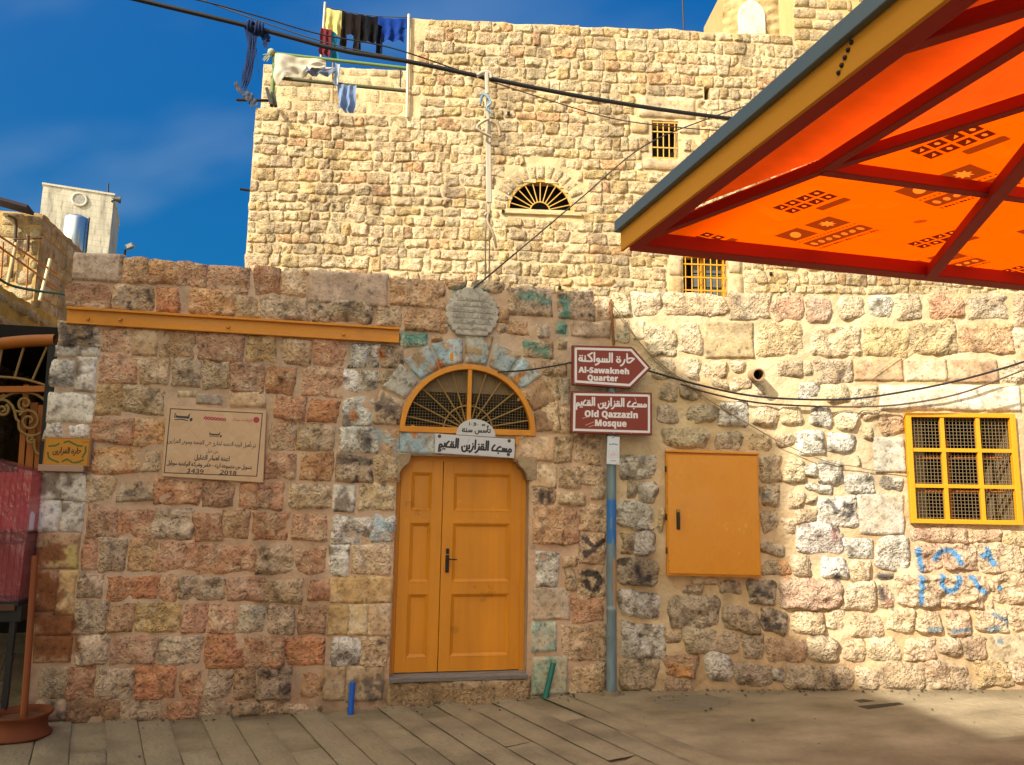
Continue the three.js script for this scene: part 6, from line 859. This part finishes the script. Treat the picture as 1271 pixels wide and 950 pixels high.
  part('shelf', [bx(e - l + 0.08, 0.12, 0.55, (l + e) / 2, y0 - 0.07, -0.24), bx(e - l + 0.04, 0.03, 0.58, (l + e) / 2, y0 + 0.005, -0.23)], M.black, cage); part('shelf_board', bx(e - l, 0.05, 0.03, (l + e) / 2, y0 - 0.02, 0.05, 0.005), mat('#5a3d28', { map: scratchMap }), cage);
  for (const x of [e - 0.02, l]) for (const z of [0, -0.48]) part('leg', bx(0.04, y0 - 0.05 + 0.2, 0.04, x, (y0 - 0.1) / 2 - 0.1, z), M.black, cage);
  { const wk = []; for (let i = 0; i < 9; i++) wk.push(bar(V3(l + 0.2 + i * 0.07, 0.0, -0.1), V3(l + 0.32 + i * 0.07, 0.62, -0.1), 0.014)); for (let i = 0; i < 5; i++) wk.push(bar(V3(l + 0.2, 0.08 + i * 0.12, -0.1), V3(e - 0.05, 0.05 + i * 0.12, -0.1), 0.012)); lone('folded_rack', wk, mat('#4a3a26'), 'dark wooden lattice rack leaning under the wrapped cage', 'rack', null, FC); }
  const jarM = new THREE.MeshPhysicalMaterial({ color: hex('#d8c8c8'), roughness: 0.4 });
  for (const [x, nm, h, lb] of [[16, 'plastic_bottle', 0.30, 'taller pale bottle standing inside the red wrapped cage'], [25, 'plastic_bottle', 0.22, 'shorter pale bottle, right one inside the red wrapped cage'], [7, 'plastic_bottle', 0.2, 'pale jug, left one inside the red wrapped cage']]) { const g = new THREE.LatheGeometry([[0, 0], [0.055, 0], [0.06, 0.02], [0.06, h * 0.6], [0.025, h * 0.82], [0.02, h], [0, h]].map((p) => new THREE.Vector2(...p)), 16); const p = K(x, 660); lone(nm, g.translate(p.x, K(20, 662).y + 0.012, -0.09), jarM, lb, 'bottle', 'bottles in the cage', FC); }
  // parasol foot: a wheel rim filled with mortar, and a slanting orange pole
  const b0 = onLevel(24, 914, groundY(-4)), foot = thing('pole_base', 'rusty orange wheel rim used as the foot of an orange pole', 'base'); foot.position.set(b0.x, groundY(b0.x), b0.z); foot.scale.setScalar(0.88);
  part('wheel_rim', new THREE.LatheGeometry([[0.15, 0], [0.24, 0.0], [0.245, 0.025], [0.215, 0.05], [0.2, 0.1], [0.205, 0.15], [0.24, 0.18], [0.245, 0.2], [0.235, 0.205], [0.2, 0.17], [0.19, 0.1]].map((p) => new THREE.Vector2(...p)), 40), mat('#743a14', { roughness: 0.8, map: scratchMap }), foot); part('mortar_fill', vcol(new THREE.CylinderGeometry(0.195, 0.195, 0.14, 24).translate(0, 0.08, 0), hex('#7a5436')), M.mortar, foot);
  { const q = FL.at(43.5, 690, 0.3).sub(foot.position).multiplyScalar(1 / 0.88); part('pole', rod(V3(0.02, 0.1, 0), q, 0.028, 12), mat('#8c4816', { map: scratchMap, roughness: 0.6 }), foot); }

  // low parapet wall beyond the gate, house with a corner, railing
  const FW = new Frame(far(78, 402, 10.5), 102), W0 = FW.loc(78, 402), lowH = W0.y, pw2 = thing('parapet_wall', 'ochre parapet wall with weathered top above the iron gate', 'wall', FW);
  part('wall', mortarSheet({ s0: -6, s1: 4, h0: 1.5, top: (s) => lowH + 0.04 * noise(s * 5, 2), cell: 0.1, amp: 0.02, colorAt: (s, h) => mix(hex('#d8b55c'), hex('#b08a3c'), 0.5 + 1.5 * fbm(s * 2, h * 2, 5, 4)) }), M.mortar, pw2);
  part('wall_body', vcol(bx(10, lowH - 1.5, 0.3, -1, (lowH + 1.5) / 2 - 0.02, -0.17), hex('#b9965a')), M.mortar, pw2);
  layStones(pw2, courses({ s0: -5, s1: 1.5, hA: 2.4, top: () => lowH - 0.05, hs: [0.22, 0.3], ws: [0.3, 0.6], pals: 'yyty', seed: 131, prot: 0.03, rough: 0.02, cell: 0.07, joint: 0.03 }));
  const fc = far(53, 268, 15), FA = new Frame(fc, 12), FB = new Frame(fc, 102), hT = FA.loc(53, 266).y, far2 = thing('corner_house', 'ochre block-built house corner with mossy top at the far left', 'house', FA);
  const yel = (s, h) => mix(hex('#d9b878'), hex('#b8924e'), 0.5 + 1.5 * fbm(s * 2, h * 2, 5, 4));
  part('wall', mortarSheet({ s0: -5, s1: 0, h0: 2.5, top: (s) => hT + 0.04 * noise(s * 4, 3), cell: 0.12, amp: 0.02, colorAt: yel }), M.mortar, far2);
  layStones(far2, courses({ s0: -3, s1: 0, hA: 3.2, top: () => hT - 0.02, hs: [0.26, 0.34], ws: [0.35, 0.7], pals: 'ytcyt', seed: 141, prot: 0.04, rough: 0.02, cell: 0.07, joint: 0.008 }));
  const q102 = Math.PI / 2, side = new THREE.Group(); side.name = 'side_wall'; side.rotation.y = q102; far2.add(side);
  const shadedYel = (s, h) => mix(hex('#c2a06a'), hex('#94743e'), 0.5 + 1.5 * fbm(s * 2, h * 2, 5, 4));  // side face away from the sun: front yellow mixed darker, shade in the colour
  part('wall_face', mortarSheet({ s0: 0, s1: 12, h0: 2.5, top: (s) => hT + 0.05 * noise(s * 4, 9), cell: 0.14, amp: 0.02, colorAt: shadedYel }), M.mortar, side);
  for (const o of courses({ s0: 0, s1: 11, hA: 3.4, top: () => hT - 0.02, hs: [0.26, 0.34], ws: [0.4, 0.8], pals: 'yytt', seed: 151, prot: 0.035, rough: 0.02, cell: 0.09, joint: 0.008 })) stone(side, o);
  part('house_body', [bx(4.8, hT - 0.1, 11.8, -2.45, (hT - 0.1) / 2, -5.95)].map((g) => vcol(g, hex('#a8905c'))), M.mortar, far2);
  { const aw = thing('dark_awning', 'dark purple awning edge above the corner house', 'awning', FA), p = FA.loc(-20, 245, 0.4), q = FA.loc(38, 261, 0.3); part('awning_sheet', bar(p, q, 0.07, 0.5, 0.01), mat('#2a2030', { roughness: 0.8 }), aw); }
  const rl = thing('roof_railing', 'orange pipe railing with pale posts on the parapet at the left edge', 'railing', FW), WP = (x, y) => { const v = FW.loc(x, y, -0.1); return v; };
  part('post', rod(WP(20, 302), WP(8, 356), 0.022), mat('#c8a878'), rl); part('post', rod(WP(62, 322), WP(49, 373), 0.022), mat('#d8c8a0'), rl); part('post', rod(WP(-6, 285), WP(-10, 350), 0.022), mat('#c8a878'), rl);
  for (const [a, b] of [[[-10, 287], [70, 340]], [[-10, 300], [70, 358]]]) part('rail_bar', rod(WP(...a), WP(...b), 0.013), M.gateOrange, rl); for (const x of [4, 35]) part('rail_post', rod(WP(x, 298 + x * 0.62), WP(x - 3, 344 + x * 0.62), 0.01), M.gateOrange, rl);
  lone('green_cable', tube([FW.at(-10, 340, 0.1), FW.at(10, 353, 0.1), FW.at(45, 361, 0.1), FW.at(75, 365, 0.1), FW.at(100, 372, 0)], 0.016, 30), mat('#2f5a48'), 'green cable strung below the roof railing', 'cable');
  lone('drain_tube', tube([FA.at(10, 268, 0.1), FA.at(18, 272, 0.1), FA.at(19, 290, 0.08), FA.at(16, 320, 0.08), FA.at(13, 345, 0.08)], 0.03, 30), mat('#4a4034'), 'dark drain tube bent over the top of the corner house', 'pipe');
  { const p = FA.loc(35, 302, 0.15), o = thing('wall_bracket', 'rusty iron bracket with a valve on the sunny face of the corner house', 'bracket', FA); part('arm', rod(FA.loc(17, 297, 0.1), FA.loc(52, 296, 0.1), 0.018), mat('#5a3a20'), o); part('drop', rod(FA.loc(35, 293, 0.1), FA.loc(34, 312, 0.1), 0.03), mat('#4a3020'), o); part('drop', rod(FA.loc(33, 310, 0.1), FA.loc(28, 322, 0.1), 0.012), mat('#5a3a20'), o); }

  // pale tower with a round medallion, water tank, aerials, floodlight
  const ft = far(53, 232, 44), FT = new Frame(ft, 24), TP = (x, y, z = 0) => FT.loc(x, y, z), tr = TP(141, 244).x, tt = TP(53, 229).y, tw = thing('pale_tower', 'pale smooth stone tower block with a round medallion near its top', 'tower', FT);
  part('tower_body', vcol(bx(tr, tt, 6, tr / 2, tt / 2, -3), hex('#c9c2ae')), M.dressed, tw); for (let i = 0; i < 26; i++) { const h = tt - 0.12 - i * 0.36; if (h > tt - 8) part('course_line', vcol(bx(tr, 0.012, 0.004, tr / 2, h, 0.001), hex('#aaa38e')), M.dressed, tw); }
  const mc = TP(98.5, 248); part('medallion', vcol(new THREE.TorusGeometry(0.38, 0.08, 10, 32).translate(mc.x, mc.y, 0.02), hex('#cdc7b4')), M.dressed, tw); part('medallion_disc', vcol(new THREE.CylinderGeometry(0.34, 0.34, 0.08, 28).rotateX(Math.PI / 2).translate(mc.x, mc.y, 0.02), hex('#a9a69c')), M.dressed, tw); part('coping', vcol(bx(tr + 0.12, 0.12, 6.1, tr / 2, tt + 0.05, -3), hex('#d6cfbb')), M.dressed, tw);
  lone('antenna', rod(FT.at(134, 243, -0.3), FT.at(134, 228, -0.3), 0.05), M.black, 'short aerial rod on the right end of the pale tower roof', 'antenna'); { const o = thing('roof_loudspeaker', 'small dark horn loudspeaker on the corner of the pale tower', 'loudspeaker', FT), p = TP(144, 247, 0.3); part('horn', new THREE.ConeGeometry(0.26, 0.5, 14, 1).rotateZ(Math.PI / 2).translate(p.x, p.y, 0.3), M.black, o); part('bracket', rod(V3(tr - 0.1, p.y - 0.1, 0), p, 0.05), M.black, o); }
  { const tk = far(92, 304, 24), o = thing('water_tank', 'shiny steel water tank in front of the pale tower', 'tank'); o.position.set(tk.x, tk.y - 0.6, tk.z); const r = 24 * 14.5 / 960, h = 24 * 36 / 960 + 0.6; part('tank_shell', new THREE.LatheGeometry([[0, 0], [r, 0], [r, h - 0.06], [r * 0.93, h], [r * 0.3, h + 0.1], [0, h + 0.1]].map((p) => new THREE.Vector2(...p)), 36), new THREE.MeshStandardMaterial({ color: hex('#c4ccd2'), metalness: 0.85, roughness: 0.22 }), o); part('tank_pipe', rod(V3(r + 0.06, -0.2, 0.05), V3(r + 0.06, h, 0.05), 0.025), M.darkSteel, o); part('tank_stand', bx(r * 2, 1.6, r * 2, 0, -0.82, 0), M.darkSteel, o); }
  { const o = thing('floodlight', 'small floodlight on a thin stalk above the roof edge', 'floodlight', FL), z = -0.6, p = FL.loc(154, 322, z), q = FL.loc(155, 310, z); part('stalk', rod(p.clone().add(V3(0, -0.1, 0)), q, 0.012), M.darkSteel, o); part('lamp_housing', bx(0.075, 0.05, 0.045, 0, 0, 0, 0.008).rotateZ(0.5).translate(FL.loc(161, 306, z).x, FL.loc(161, 306, z).y, z), M.steel, o); part('lamp_glass', bx(0.05, 0.035, 0.008, 0, 0, 0.024, 0.003).rotateZ(0.5).translate(FL.loc(161, 306, z).x, FL.loc(161, 306, z).y, z), mat('#dfe6ea', { roughness: 0.2 }), o); }
}
// ---------------------------------------------------------------- the house across the alley behind the viewer, whose shade lies on the low walls
{
  const hit = FR.at(972, 552), P = hit.clone().addScaledVector(SUN_DIR, -10.4), FN = new Frame(V3(P.x, 0, P.z), 12), o = thing('neighbour_house', 'plain stone house on the near side of the alley behind the viewer', 'house', FN);
  const h1 = P.y, hit2 = FR.at(1012, 806), t2 = 10.9, P2 = hit2.clone().addScaledVector(SUN_DIR, -t2), l2 = P2.clone().sub(FN.o), x2 = l2.dot(FN.x), h2 = P2.y;
  const m = [vcol(bx(7, h1, 3.6, -3.5, h1 / 2, -1.8), hex('#cdb48a')), vcol(bx(7, h2, 12, -3.5 + x2, h2 / 2, 6.003), hex('#c4aa80'))];
  part('house_body', m, M.mortar, o);
  for (const [x, y, z] of [[0, 3, -1.8], [0, 6.2, -1.8], [0, 9.2, -1.8]]) part('window', bx(0.08, 1.4, 0.9, x, y, z, 0.01), M.interior, o);
}
renderer.render(scene, camera);
